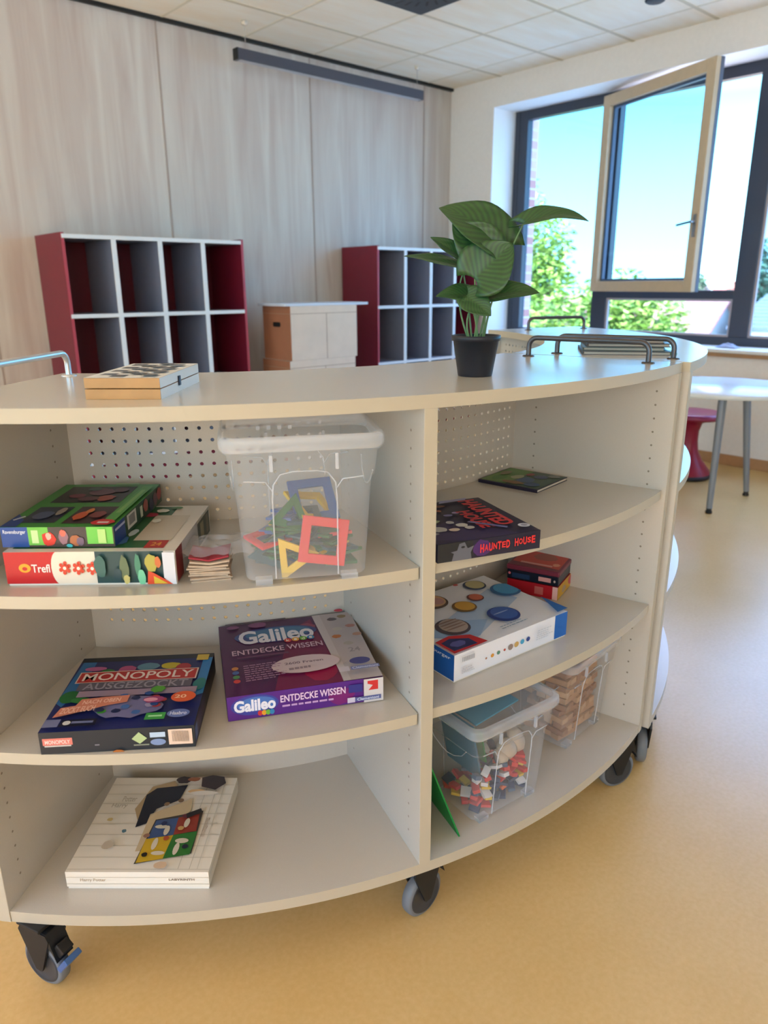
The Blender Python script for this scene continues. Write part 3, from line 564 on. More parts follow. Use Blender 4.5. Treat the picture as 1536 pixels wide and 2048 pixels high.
def d_solar(F):
    t = F['top']; t.poly([(0, .35), (.25, .1), (.9, .45), (.85, .75), (.5, .6)], (176, 196, 222)); t.poly([(.05, .3), (.3, .12), (.5, .3), (.2, .5)], (150, 180, 216))
    P = [(.10, .72, .05, (120, 80, 60), (200, 150, 90)), (.38, .83, .115, (90, 66, 54), (206, 160, 120)), (.24, .36, .115, (80, 70, 80), (176, 160, 150)), (.50, .58, .085, (120, 84, 40), (214, 160, 60)), (.66, .66, .06, (110, 50, 46), (200, 100, 70)),
         (.80, .86, .085, (40, 60, 96), (190, 180, 130)), (.92, .62, .11, (40, 96, 150), (70, 150, 196)), (.62, .27, .11, (36, 60, 130), (60, 96, 170))]
    for i, (a, b, r, c1, c2) in enumerate(P):
        t.ell(a, b, r, r*1.25, c1); t.ell(a+r*.12, b+r*.1, r*.8, r*1.05, c2)
        if i == 2: [t.ell(a+r*.1, b+r*.1+k*r*.35, r*.72, r*.09, (140, 112, 104)) for k in (-1, 0, 1, 2)]
        if i == 1: t.ell(a+r*.3, b-r*.1, r*.45, r*.6, (190, 140, 130))
        if i == 7: t.ell(a, b+r*.3, r*.6, r*.08, (150, 170, 210))
    t.ell(.69, .96, .02, .02, (190, 60, 70)); t.poly([(0, 0), (.27, 0), (.24, .16), (.12, .24), (0, .22)], (190, 40, 50)); t.poly([(.02, .03), (.2, .02), (.2, .12), (.1, .2), (.02, .18)], (44, 50, 96)); t.blob(.1, .1, .06, .05, (90, 90, 150), 4)
    t.poly([(.88, 0), (1, 0), (1, .55), (.97, .5), (.97, .12)], (30, 100, 176)) if False else None
    t.lines(.45, .06, .68, .11, 2, (150, 170, 190), 2); t.rect(.02, .42, .1, .5, (70, 100, 150)); t.poly([(.90, .0), (1, 0), (1, .3)], (26, 96, 170))
    f = F['front']; f.rect(.88, 0, 1, 1, (24, 96, 178))
    for i, (c, r) in enumerate([((170, 120, 90), .008), ((214, 150, 60), .014), ((90, 140, 120), .014), ((190, 80, 60), .009), ((150, 130, 120), .022), ((200, 160, 90), .02), ((70, 160, 200), .018), ((50, 70, 140), .017)]): f.ell(.26+.052*i, .40+.015*i, r, r*5.5, c, 16)
    f.rect(.05, .62, .16, .88, (226, 226, 230)); [f.rect(.06+k*.008, .66, .063+k*.008, .84, (120, 120, 130)) for k in range(12)]; f.lines(.05, .2, .16, .5, 3, (200, 200, 206)); f.lines(.68, .35, .84, .85, 5, (196, 200, 208), 3)
    l = F['left']; l.rect(.5, 0, 1, 1, (24, 88, 168)); l.text('Ravensburger', .55, .72, .96, .88, (220, 226, 238), .01); l.rect(.3, .2, .36, .8, (180, 190, 200)); F['right'].rect(0, 0, .25, 1, (24, 96, 178))
gamebox('puzzle_box', (.978, .883, .53), -5, .345, .27, .062, (228, 228, 234), d_solar, 'white puzzle box printed with coloured planets and blue ends, on the middle right shelf', 'puzzle box')
def d_card(F):
    f = F['front']; f.rect(0, 0, .93, 1, (176, 22, 40)); f.rect(.55, .2, .72, .8, (200, 110, 110)); f.rect(.9, 0, 1, 1, (230, 190, 190)); r = F['right']; r.rect(0, 0, 1, 1, (208, 160, 40)); r.blob(.35, .4, .12, .3, (170, 150, 130), 1); r.blob(.75, .6, .2, .4, (200, 80, 90), 2)
gamebox('card_game_box', (1.428, 1.110, .53), -72, .135, .150, .036, (170, 30, 44), d_card, 'small red card game box with yellow end, under the orange topped tin', 'card game', gap=.001, basecol=(160, 40, 50))
def tin():
    root = empty('game_tin', (1.425, 1.113, .5665), R(-71)); tag(root, 'small dark game tin with an orange and red lid, stacked on the red card box', 'game tin')
    md = mat('tin_dark', (24, 30, 46), .3, .3)
    def body(b):
        b.bx((.002, .002, 0), (.138, .148, .026), md); P = Print(b, (.002, .002, 0), (.136, 0, 0), (0, 0, .026), (0, -1, 0)); P.rect(.62, .3, .86, .75, (210, 150, 146)); P.ell(.93, .5, .02, .13, (190, 170, 160)); P.ell(.05, .6, .025, .14, (200, 110, 120)); P.rect(.1, .2, .45, .7, (24, 50, 84))
    one(body, 'tin_body', root, bevel=.002)
    def lid(b):
        b.bx((0, 0, .026), (.14, .15, .040), mat('tin_lid', (120, 44, 62), .35, .2)); P = Print(b, (0, 0, .040), (.14, 0, 0), (0, .15, 0), (0, 0, 1)); P.poly([(.05, .2), (.95, .12), (.95, .95), (.05, .95)], (196, 70, 56)); P.rect(.2, .18, .8, .25, (214, 150, 140)); P.blob(.55, .6, .25, .2, (160, 80, 66), 1); P.blob(.85, .3, .08, .08, (222, 150, 120), 2); P.blob(.5, .85, .12, .05, (190, 140, 120), 3)
    one(lid, 'tin_lid', root, bevel=.003)
tin()
def picture_book():
    root = empty('picture_book', (1.384, 1.000, .828), R(8)); tag(root, 'thin green and blue picture book lying flat at the back of the upper right shelf', 'book')
    one(lambda b: b.bx((.002, .002, .001), (.150, .163, .0065), mat('book_pages', (206, 200, 186), .7)), 'page_block', root)
    def cv(b):
        m = mat('book_cover', (36, 34, 54), .4); b.bx((0, 0, 0), (.153, .165, .0012), m); b.bx((0, 0, .0065), (.153, .165, .008), m); b.bx((-.001, 0, 0), (0, .165, .008), m)
        P = Print(b, (0, 0, .008), (.153, 0, 0), (0, .165, 0), (0, 0, 1)); P.rect(.02, .02, .98, .98, (70, 90, 76)); P.rect(.02, .55, .98, .98, (96, 130, 60))
        for i, (a, c_, ra, rb, c) in enumerate([(.3, .8, .2, .12, (70, 120, 50)), (.5, .6, .16, .1, (150, 150, 110)), (.4, .4, .2, .14, (60, 84, 120)), (.7, .3, .14, .12, (80, 90, 120)), (.75, .5, .1, .07, (140, 60, 60)), (.15, .5, .1, .2, (120, 80, 40)), (.2, .2, .14, .14, (44, 70, 110)), (.85, .15, .1, .1, (120, 120, 110)), (.6, .85, .16, .08, (120, 110, 80))]): P.blob(a, c_, ra, rb, c, i)
    one(cv, 'cover', root)
picture_book()
def d_b(F): F['front'].rect(0, 0, 1, .75, (24, 96, 140)); F['right'].rect(0, 0, 1, .7, (30, 110, 150)); F['top'].rect(.1, .1, .9, .9, (44, 40, 60))
gamebox('card_game_box', (1.060, 1.140, .828), -20, .095, .06, .033, (30, 44, 66), d_b, 'small teal and dark box half hidden by the middle divider, behind the dark purple box', 'card game', gap=.001, basecol=(24, 50, 80))
gamebox('card_game_box', (1.000, 1.182, .828), 50, .09, .028, .075, (26, 28, 44), lambda F: F['top'].rect(.1, .1, .9, .9, (40, 40, 60)), 'narrow dark box standing upright at the back, behind the small teal box', 'card game', gap=.001, basecol=(24, 26, 40))

# ---- card stack with a plastic bag
m_cb = mat('grey_cardboard', (190, 168, 146), .75, noise=.06, nscale=120, bump=.2)
rr = random.Random(5); z = Z1; crds = []
for i in range(11):
    t = .0032 if i < 8 else .0036
    def card(b):
        n = 8; amp = .0 if i < 8 else .0018*(i-7)
        vs = []; L, D = .066, .062
        for s in (0, 1):
            for a in range(n+1):
                for c in (0, 1):
                    x = L*a/n; vs.append((x-L/2, D*(c-.5), s*t*.82+amp*(abs(2*a/n-1)*1.2)))
        N = 2*(n+1); fs = []
        for a in range(n): fs += [(2*a, 2*a+1, 2*a+3, 2*a+2), (N+2*a, N+2*a+2, N+2*a+3, N+2*a+1), (2*a, 2*a+2, N+2*a+2, N+2*a), (2*a+1, N+2*a+1, N+2*a+3, 2*a+3)]
        fs += [(0, N, N+1, 1), (2*n, 2*n+1, N+2*n+1, N+2*n)]
        b.add(vs, fs, m_cb if i != 10 else mat('red_card', (150, 32, 50), .5))
    o = one(card, 'memory_card', loc=(.561+rr.uniform(-.003, .003), 1.075+rr.uniform(-.003, .003), z), rotz=R(-32+rr.uniform(-6, 6)), bevel=.0004)
    if i == 10: tag(o, 'red picture card on top of the pile of square cardboard cards', 'card')
    else: tag(o, 'square beige cardboard card in the small pile beside the clear box', 'card', 'cardboard cards in the pile')
    z += t+(.0012 if i > 7 else 0)
m_film = mat('clear_film', (214, 214, 222), .18, spec=.8, alpha=.30)
def bag(b):
    n = 18; r = random.Random(2); H_ = [[.0035*(math.sin(i*.8+j*.5)+math.sin(i*.4-j*.7)+.5*r.random()) for j in range(n+1)] for i in range(n+1)]
    for i in range(n+1):
        for j in range(n+1):
            e = min(i, n-i, j, n-j)/n; H_[i][j] = .002+abs(H_[i][j])*min(1, e*4)+.005*min(1, e*5)
    vs = [(.135*(i/n-.38)+.006*math.sin(j*.9), .11*(j/n-.32)+.006*math.sin(i*1.1), H_[i][j]) for i in range(n+1) for j in range(n+1)]
    b.add(vs, [(i*(n+1)+j, (i+1)*(n+1)+j, (i+1)*(n+1)+j+1, i*(n+1)+j+1) for i in range(n) for j in range(n)], m_film, True)
tag(one(bag, 'plastic_bag', loc=(.575, 1.085, z+.001), rotz=R(-30)), 'crumpled clear plastic bag lying on the pile of cardboard cards', 'bag')

# ================================================================ CLEAR STORAGE BOXES
m_bin = mat('clear_plastic', (226, 228, 236), .16, spec=.8, alpha=.21)
m_bin2 = mat('clear_plastic_thick', (232, 234, 242), .22, spec=.7, alpha=.33)
def rrect(w, d, r, n=5):
    pts = []
    for cx, cy, a0 in ((w/2-r, d/2-r, 0), (-w/2+r, d/2-r, 90), (-w/2+r, -d/2+r, 180), (w/2-r, -d/2+r, 270)):
        for k in range(n+1): a = R(a0+90*k/n); pts.append((cx+r*math.cos(a), cy+r*math.sin(a)))
    return pts
def loft(b, rings, m, close0=False, close1=False):
    n = len(rings[0][0]); vs = [(x, y, z) for pts, z in rings for x, y in pts]; fs = []
    for i in range(len(rings)-1):
        for k in range(n): fs.append((i*n+k, i*n+(k+1) % n, (i+1)*n+(k+1) % n, (i+1)*n+k))
    b.add(vs, fs, m, True)
    if close0: b.add([(x, y, rings[0][1]) for x, y in rings[0][0]], [tuple(range(n))], m)
    if close1: b.add([(x, y, rings[-1][1]) for x, y in rings[-1][0]], [tuple(range(n))], m)
BW0, BD0, BW1, BD1, BH = .196, .150, .232, .182, .236
def storage_bin(loc, ang, label, lid_open=0):
    root = empty('storage_box', loc, R(ang)); tag(root, label, 'storage box', None)
    def f(z): return z/BH
    def ring(z, ex=0, r=.018): return (rrect(BW0+(BW1-BW0)*f(z)+ex, BD0+(BD1-BD0)*f(z)+ex, r), z)
    def body(b):
        loft(b, [ring(.008), ring(.012, .004), ring(.182), ring(.184, .010), ring(.226, .012), ring(.228, .020), ring(.236, .020)], m_bin, close0=True)
    one(body, 'box_body', root)
    def ribs(b):
        yb = lambda z: -(BD0+(BD1-BD0)*f(z))/2-.004
        for s in (-1, 1):
            for sy in (1, -1):
                P_ = [(s*(.052), .012), (s*.052, .150), (s*.050, .175), (s*.038, .192), (s*.02, .196), (0, .196)]
                b.tube([(x, sy*yb(z), z) for x, z in P_], .0014, m_bin2, 6)
                b.tube([(s*.052, sy*yb(.150)-0, .165), (s*.062, sy*(yb(.180)), .1805), (s*(BW1/2-.02), sy*yb(.183), .183)], .0012, m_bin2, 6)
                b.box((s*.052, sy*(yb(.21)-.004), .212), (.005, .006, .026), m_bin2)
            # side lobes
            b.tube([(s*(BW0+(BW1-BW0)*f(z))/2+s*.004, y, z) for y, z in [(-.06, .184), (-.045, .165), (-.02, .152), (0, .148), (.02, .152), (.045, .165), (.06, .184)]], .0013, m_bin2, 6)
        for sx in (-1, 1):
            for sy in (-1, 1): b.bx((sx*(BW0/2-.012)-.028 if sx > 0 else sx*(BW0/2-.012), sy*(BD0/2-.008)-.010, 0), (sx*(BW0/2-.012) if sx > 0 else sx*(BW0/2-.012)+.028, sy*(BD0/2-.008)+.006, .010), m_bin2)
    one(ribs, 'moulded_rib', root)
    def lid(b):
        loft(b, [(rrect(BW1+.026, BD1+.026, .026), .231), (rrect(BW1+.032, BD1+.032, .028), .236), (rrect(BW1+.032, BD1+.032, .028), .250), (rrect(BW1+.026, BD1+.026, .026), .2545), (rrect(BW1+.008, BD1+.008, .022), .2545)], m_bin2)
        loft(b, [(rrect(BW1+.008, BD1+.008, .022), .2545), (rrect(BW1-.004, BD1-.004, .02), .244)], m_bin, close1=True)
        for k in range(4): b.bx((-.07+k*.018, .02, .244), (-.064+k*.018, .03, .250), m_bin2)
    one(lid, 'box_lid', root)
    return root
m_fc = {n: mat('frame_'+n, c, .35, spec=.5) for n, c in dict(red=(214, 48, 52), blue=(24, 84, 150), green=(10, 100, 56), yellow=(226, 186, 50), teal=(10, 74, 88)).items()}
def frame_tile(kind, col, loc, eul, lab, s=.040):
    def f(b):
        if kind == 'square':
            pts_o = [(-s, -s), (s, -s), (s, s), (-s, s)]; q = .6
        elif kind == 'plate':
            b.box((0, 0, 0), (1.5*s, 1.5*s, .005), m_fc[col]); b.box((0, 0, 0), (1.2*s, 1.2*s, .0066), m_fc[col]); return
        else: pts_o = [(-s, -s*.6), (s, -s*.6), (0, s)]; q = .45
        pi_ = [(x*q, y*q) for x, y in pts_o]; n = len(pts_o); h = .003
        vs = [(x, y, z) for z in (-h, h) for x, y in pts_o]+[(x, y, z) for z in (-h, h) for x, y in pi_]; fs = []
        for k in range(n):
            j = (k+1) % n; fs += [(k, j, n+j, n+k), (2*n+j, 2*n+k, 3*n+k, 3*n+j), (k, 2*n+k, 2*n+j, j), (n+k, n+j, 3*n+j, 3*n+k)]
        b.add(vs, fs, m_fc[col])
    o = one(f, 'frame_tile', bevel=.001); o.location = loc; o.rotation_euler = [R(a) for a in eul]
    tag(o, lab, 'toy tile', None); return o
BL = (.706, 1.004, Z1); BLA = -31
storage_bin(BL, BLA, 'clear plastic storage box with lid, on the upper left shelf, holding coloured frame tiles')
Mb = Matrix.Translation(BL) @ Matrix.Rotation(R(BLA), 4, 'Z')
def inbin(p): return Mb @ V(p)
o = frame_tile('square', 'red', inbin((.032, -.050, .062)), (78, 10, BLA+0), 'red square frame tile leaning at the front inside the clear box')
o = frame_tile('square', 'blue', inbin((.022, .010, .118)), (52, 0, BLA+14), 'blue square frame tile on top of the heap inside the clear box')
rr = random.Random(11); k = 0
for layer in range(9):
    zz = .016+layer*.0095
    for j in range(7 if layer < 5 else 4):
        x = -.057+.019*j+rr.uniform(-.004, .004); y = (-.016, .020, 0)[j % 3]+rr.uniform(-.008, .008)+.004; cl = rr.choice(['blue', 'green', 'teal', 'teal', 'blue', 'green', 'yellow', 'red'] if (layer*5+j) % 5 else ['yellow', 'red', 'green'])
        if layer >= 5: x = x*.6-.0
        kd = rr.choice(['square', 'tri', 'tri', 'plate', 'plate'])
        lb = {'square': 'square', 'tri': 'triangular', 'plate': 'filled square'}[kd]; cl = rr.choice(['teal', 'teal', 'blue', 'green']) if kd == 'plate' else cl
        o = frame_tile(kd, cl, inbin((x, y, zz+.006)), (rr.uniform(-10, 10), rr.uniform(-10, 10), rr.uniform(0, 360)), cl+' '+lb+' tile in the heap in the upper left clear box', .031)
        o['group'] = cl+' '+lb+' frame tiles in the clear box'; k += 1
o = frame_tile('tri', 'yellow', inbin((-.022, -.044, .036)), (84, -35, BLA), 'yellow triangular frame tile upright against the front wall of the clear box')
o = frame_tile('tri', 'teal', inbin((-.052, -.034, .042)), (80, 25, BLA+0), 'teal triangular frame tile upright at the left front of the clear box')
o = frame_tile('square', 'yellow', inbin((.020, .018, .104)), (25, 12, BLA+30), 'yellow square frame tile under the topmost blue one in the clear box')
o = frame_tile('tri', 'green', inbin((-.018, -.028, .104)), (60, 20, BLA+10), 'green triangular frame tile standing at the middle of the clear box heap')

BA = (1.123, .912, Z3); BAA = -6
storage_bin(BA, BAA, 'clear plastic storage box with small red and blue plastic pieces, on the bottom right shelf')
BBl = (1.474, .958, Z3); BBA = 5
storage_bin(BBl, BBA, 'clear plastic storage box full of wooden blocks, beside the right side panel')
# wooden blocks
m_wd = [mat('beech_%d' % i, c, .6, noise=.08, nscale=60) for i, c in enumerate([(180, 134, 92), (158, 112, 76), (196, 154, 112)])]
MB_ = Matrix.Translation(BBl) @ Matrix.Rotation(R(BBA), 4, 'Z')
rr = random.Random(4); protos = []
for m in m_wd:
    o = one(lambda b: b.box((0, 0, 0), (.074, .024, .015), m), 'wooden_block', bevel=.0008); protos.append(o)
first = [True]*3; nb = 0
for layer in range(11):
    al = layer % 2
    spots = [(sx, sy) for sx in (-.042, .040) for sy in (-.046, -.016, .014, .044)] if not al else [(sx, sy) for sx in (-.072, -.044, -.016, .012, .040, .068) for sy in (-.026, .048)][:12]
    for (x, y) in spots:
        if al and y > .04: continue
        k = rr.randrange(3); o = protos[k]
        if first[k]: first[k] = False
        else: o = o.copy(); COL.objects.link(o)
        zz = .0165+layer*.0172
        o.location = MB_ @ V((x+rr.uniform(-.004, .004), y+rr.uniform(-.002, .002), zz+.0005)); o.rotation_euler = (R(rr.uniform(-5, 5)), R(rr.uniform(-3, 3)), R(BBA+(90 if al else 0)+rr.uniform(-11, 11)))
        tag(o, 'plain wooden building block in the clear box by the right side panel', 'block', 'wooden blocks in the clear box'); nb += 1
# plates and small pieces in the middle box
MA = Matrix.Translation(BA) @ Matrix.Rotation(R(BAA), 4, 'Z')
def plate(col, c, size, eul, lab, cat='board', name='building_board', mt=None):
    o = one(lambda b: b.box((0, 0, 0), size, mt or mat('plate_'+col, dict(teal=(6, 96, 124), navy=(20, 52, 104), green=(14, 122, 60), sky=(60, 150, 180))[col], .4)), name, bevel=.001)
    o.location = MA @ V(c); o.rotation_euler = (R(eul[0]), R(eul[1]), R(eul[2]+BAA)); tag(o, lab, cat); return o
plate('teal', (-.068, .012, .150), (.004, .112, .150), (0, -12, 0), 'teal square board standing at the left inside the clear box of coloured pieces')
plate('navy', (-.054, .020, .125), (.004, .110, .130), (0, -14, 0), 'navy board standing just behind the teal board in the clear box')
plate('green', (-.035, .020, .125), (.004, .100, .130), (0, -14, 6), 'green board standing in the middle of the clear box of coloured pieces')
plate('sky', (.006, .020, .216), (.14, .09, .004), (3, -3, 4), 'light blue green board lying flat just under the lid of the clear box')
rr = random.Random(8)
colsP = {'red': (206, 50, 50), 'dark blue': (34, 56, 96), 'grey blue': (70, 96, 130), 'white': (220, 220, 224), 'yellow': (226, 190, 60), 'orange': (220, 100, 50)}
PP = {}
for cn, c in colsP.items(): PP[cn] = MC.get('piece_'+cn) or mat('piece_'+cn.replace(' ', '_'), c, .35)
for layer in range(7):
    for ix in range(6):
        for iy in range(4):
            cn = rr.choice(['red', 'red', 'dark blue', 'dark blue', 'grey blue', 'white', 'red', 'orange', 'red', 'dark blue', 'grey blue', 'red', 'dark blue', 'yellow'])
            x = -.070+.0275*ix+rr.uniform(-.005, .005); y = -.046+.031*iy+rr.uniform(-.005, .005)
            if x < -.035 and iy > 0 and layer > 1: continue
            s = rr.choice([(.024, .024, .007), (.026, .016, .009), (.016, .016, .010)])
            o = one(lambda b: b.box((0, 0, 0), s, PP[cn]), 'plastic_piece', bevel=.001)
            o.location = MA @ V((x, y, .018+layer*.013)); o.rotation_euler = (R(rr.uniform(-25, 25)), R(rr.uniform(-25, 25)), R(rr.uniform(0, 90)))
            tag(o, 'small %s plastic piece in the heap in the clear box with coloured pieces' % cn, 'plastic piece', cn+' plastic pieces in the clear box')
for i, (x, y, zz, s) in enumerate([(.030, -.030, .112, 1.0), (.062, -.020, .118, 1.2), (.000, -.034, .104, .8), (.045, .02, .112, 1.1)]):
    def disc(b): b.lathe([(0, 0), (.020*s, 0), (.024*s, .006), (.022*s, .020), (.012*s, .028), (0, .029)], mat('beige_plastic', (196, 178, 160), .45), 20)
    o = one(disc, 'rounded_toy_piece'); o.location = MA @ V((x, y, zz)); o.rotation_euler = (R(40+20*i), R(15*i), R(30*i))
    tag(o, ['beige rounded piece at the front middle of the coloured heap', 'largest beige rounded piece at the right of the coloured heap', 'smallest beige rounded piece at the front left of the coloured heap', 'beige rounded piece at the back right of the coloured heap'][i], 'toy piece')
# green card leaning on the divider
dv = V((math.cos(R(AD)), math.sin(R(AD)), 0)); sd = V((-dv.y, dv.x, 0))
def gcard(b):
    L, H_, t = .205, .235, .003
    b.bx((-L, 0, 0), (0, t, H_), mat('green_card', (14, 132, 58), .5, bump=.1))
o = one(gcard, 'green_board'); tag(o, 'green board leaning against the middle divider on the bottom shelf, left of the clear box', 'board')
# local x along the radius outwards, y sideways, z up; lean towards the divider
lean = R(20)
Xa = dv; Za = (V((0, 0, 1))*math.cos(lean)-sd*math.sin(lean)).normalized(); Ya = Za.cross(Xa)
Mx = Matrix((Xa, Ya, Za)).transposed().to_4x4(); Mx.translation = V((.966, .846, Z3+.0012)); o.matrix_world = Mx

# ================================================================ ON TOP OF THE UNITS
def chess():
    W_, D_, H_ = .121, .224, .0335
    root = empty('chess_case', (.424, 1.184, ZT), R(-43.5)); tag(root, 'folded wooden chess case with black and white chequered top', 'chess case')
    mw_ = mat('chess_wood', (192, 144, 90), .45, noise=.08, nscale=25); mwh = mat('chess_white', (226, 226, 224), .4)
    for nm, z0, z1 in (('lower_tray', 0, H_/2-.0008), ('upper_tray', H_/2+.0008, H_)):
        def f(b):
            b.bx((0, 0, z0), (W_, D_, z1), mw_); b.add([(W_+.0003, 0, z0), (W_+.0003, D_, z0), (W_+.0003, D_, z1), (W_+.0003, 0, z1)], [(0, 1, 2, 3)], mwh)
            if z1 > .03:
                P = Print(b, (0, 0, H_), (W_, 0, 0), (0, D_, 0), (0, 0, 1)); P.rect(.0, .0, 1, 1, (226, 226, 224))
                for i in range(4):
                    for j in range(8):
                        if (i+j) % 2: P.rect(.08+i*.21, .06+j*.11, .08+(i+1)*.21, .06+(j+1)*.11, (84, 86, 94))
        one(f, nm, root, bevel=.0006)
    one(lambda b: (b.bx((W_+.0003, D_*.42, .010), (W_+.003, D_*.46, .026), mat('latch_dark', (40, 44, 60), .4, .6))), 'latch', root)
chess()
# plant
POT = V((1.086+.0257, .947+.0224, ZT))
def plant():
    root = empty('potted_plant', POT); tag(root, 'leafy green artificial plant in a black pot on the nearest unit', 'plant')
    def pot(b): b.lathe([(0, 0), (.033, 0), (.034, .003), (.0445, .068), (.0475, .068), (.048, .078), (.0445, .078), (.043, .062), (.0, .062)], mat('pot_black', (30, 34, 44), .42, noise=.05, nscale=90), 40)
    one(pot, 'pot', root)
    one(lambda b: b.lathe([(0, .066), (.025, .065), (.0435, .062)], mat('soil_dark', (34, 28, 22), .9, bump=.8, nscale=200), 24), 'soil', root)
    def leafmat():
        m = bpy.data.materials.new('plant_leaf'); m.use_nodes = True; nt = m.node_tree; b = nt.nodes['Principled BSDF']
        uv = nt.nodes.new('ShaderNodeUVMap'); uv.uv_map = 'uv'; sx = nt.nodes.new('ShaderNodeSeparateXYZ'); nt.links.new(uv.outputs[0], sx.inputs[0])
        ab = nt.nodes.new('ShaderNodeMath'); ab.operation = 'ABSOLUTE'; nt.links.new(sx.outputs[0], ab.inputs[0])
        su = nt.nodes.new('ShaderNodeMath'); su.operation = 'MULTIPLY_ADD'; su.inputs[1].default_value = -.45; nt.links.new(ab.outputs[0], su.inputs[0]); nt.links.new(sx.outputs[1], su.inputs[2])
        ml = nt.nodes.new('ShaderNodeMath'); ml.operation = 'MULTIPLY'; ml.inputs[1].default_value = 58; nt.links.new(su.outputs[0], ml.inputs[0])
        sn = nt.nodes.new('ShaderNodeMath'); sn.operation = 'SINE'; nt.links.new(ml.outputs[0], sn.inputs[0])
        r = nt.nodes.new('ShaderNodeValToRGB'); r.color_ramp.elements[0].position = .0; r.color_ramp.elements[1].position = 1
        ng = nt.nodes.new('ShaderNodeMath'); ng.operation = 'MULTIPLY_ADD'; ng.inputs[1].default_value = .5; ng.inputs[2].default_value = .5; nt.links.new(sn.outputs[0], ng.inputs[0])
        r.color_ramp.elements[0].color = (*lin((30, 62, 34)), 1); r.color_ramp.elements[1].color = (*lin((44, 84, 38)), 1); nt.links.new(ng.outputs[0], r.inputs[0]); nt.links.new(r.outputs[0], b.inputs['Base Color'])
        b.inputs['Roughness'].default_value = .42
        return m
    ml = leafmat(); ms = mat('plant_stem', (96, 130, 84), .5)
    def leaf(base, tip, width, normal, droop=.0, fold=.12, stem_from=None, bend=None, cup=0, arch=0):
        base, tip = V(base), V(tip); ax = tip-base; L = ax.length; ax.normalize(); nrm = V(normal); side = ax.cross(nrm).normalized(); nrm = side.cross(ax).normalized()
        n, m_ = 14, 8; vs = []; uvs = []
        for i in range(n+1):
            t = i/n
            wd = width/2*(math.sin(PI*min(1, (t*.93+.07))**.72))**.85 if t < 1 else 0
            wd = max(wd, 0.0005)
            for j in range(-m_, m_+1):
                u = j/m_; back = -.10*L*(abs(u)**2)*(1-t)**2*2.2   # heart lobes
                p = base+ax*(t*L+back)+side*(wd*u)+nrm*(fold*wd*abs(u)*2-droop*L*t*t-cup*wd*u*u+.05*wd*math.sin(t*11+j)*abs(u)+4*arch*t*(1-t))
                vs.append(p); uvs.append((u, t))
        N = 2*m_+1; fs = [(i*N+j, i*N+j+1, (i+1)*N+j+1, (i+1)*N+j) for i in range(n) for j in range(N-1)]
        me = bpy.data.meshes.new('leaf'); me.from_pydata([tuple(v) for v in vs], [], fs); me.materials.append(ml)
        me.polygons.foreach_set('use_smooth', [True]*len(fs)); ul = me.uv_layers.new(name='uv')
        for lp in me.loops: ul.data[lp.index].uv = uvs[lp.vertex_index]
        o = bpy.data.objects.new('leaf', me); COL.objects.link(o); o.parent = root
        md = o.modifiers.new('s', 'SOLIDIFY'); md.thickness = .0007; md.offset = 0
        s0 = V(stem_from or (0, 0, .064)); mid = V(bend) if bend else (s0+base)/2+V((base.x-s0.x, base.y-s0.y, 0))*(-.18)
        pts = [s0*(1-t)**2+mid*2*t*(1-t)+base*t*t for t in [k/10 for k in range(11)]]
        one(lambda b: b.tube(pts, .0016, ms, 7, radii=[.0021-.0008*k/10 for k in range(11)]), 'stem', root)
    cv = V((-.754, -.657, 0))    # towards the viewer's side of the room
    rv = V((.657, -.754, 0))
    def at(r, f, z): return rv*r+cv*f+V((0, 0, z))
    leaf(at(.046, -.018, .238), at(-.078, -.03, .312), .108, cv*.70+V((0, 0, .7)), .0, .10, at(.006, -.01, .064), arch=.018)   # back, highest
    leaf(at(.024, -.006, .222), at(-.050, .004, .282), .092, cv*1.0+V((0, 0, .25)), .05, .08, at(-.004, .006, .064))
    leaf(at(-.006, .030, .182), at(.062, .024, .246), .108, cv*1.0+V((0, 0, .35))-rv*.1, .05, .10, at(.002, .012, .064))
    leaf(at(-.034, -.020, .222), at(-.092, -.024, .262), .040, V((0, 0, .8))+cv*.6, .05, .2, at(-.008, -.01, .064))
    leaf(at(-.026, -.010, .200), at(-.140, .020, .224), .054, V((0, 0, 1))+cv*.42, .0, .10, at(-.012, .004, .064), at(-.05, .0, .15), arch=.004)
    leaf(at(-.002, .006, .146), at(-.078, .030, .152), .056, V((0, 0, 1))+cv*.75, .02, .14, at(-.010, .010, .064), at(-.03, .02, .11), arch=.006)
    leaf(at(.014, .008, .150), at(.116, .016, .158), .058, V((0, 0, 1))+cv*.85, .02, .14, at(.010, .002, .064), at(.02, .01, .11), arch=.006)
    leaf(at(-.020, .034, .152), at(.026, .058, .118), .056, cv*.9+V((0, 0, .5)), .05, .12, at(.004, .014, .064), at(.0, .03, .12))
    leaf(at(.080, -.004, .278), at(.198, .004, .282), .056, V((0, 0, 1))+cv*.62, .0, .10, at(.014, -.006, .064), at(.026, -.006, .17), arch=.016)
plant()
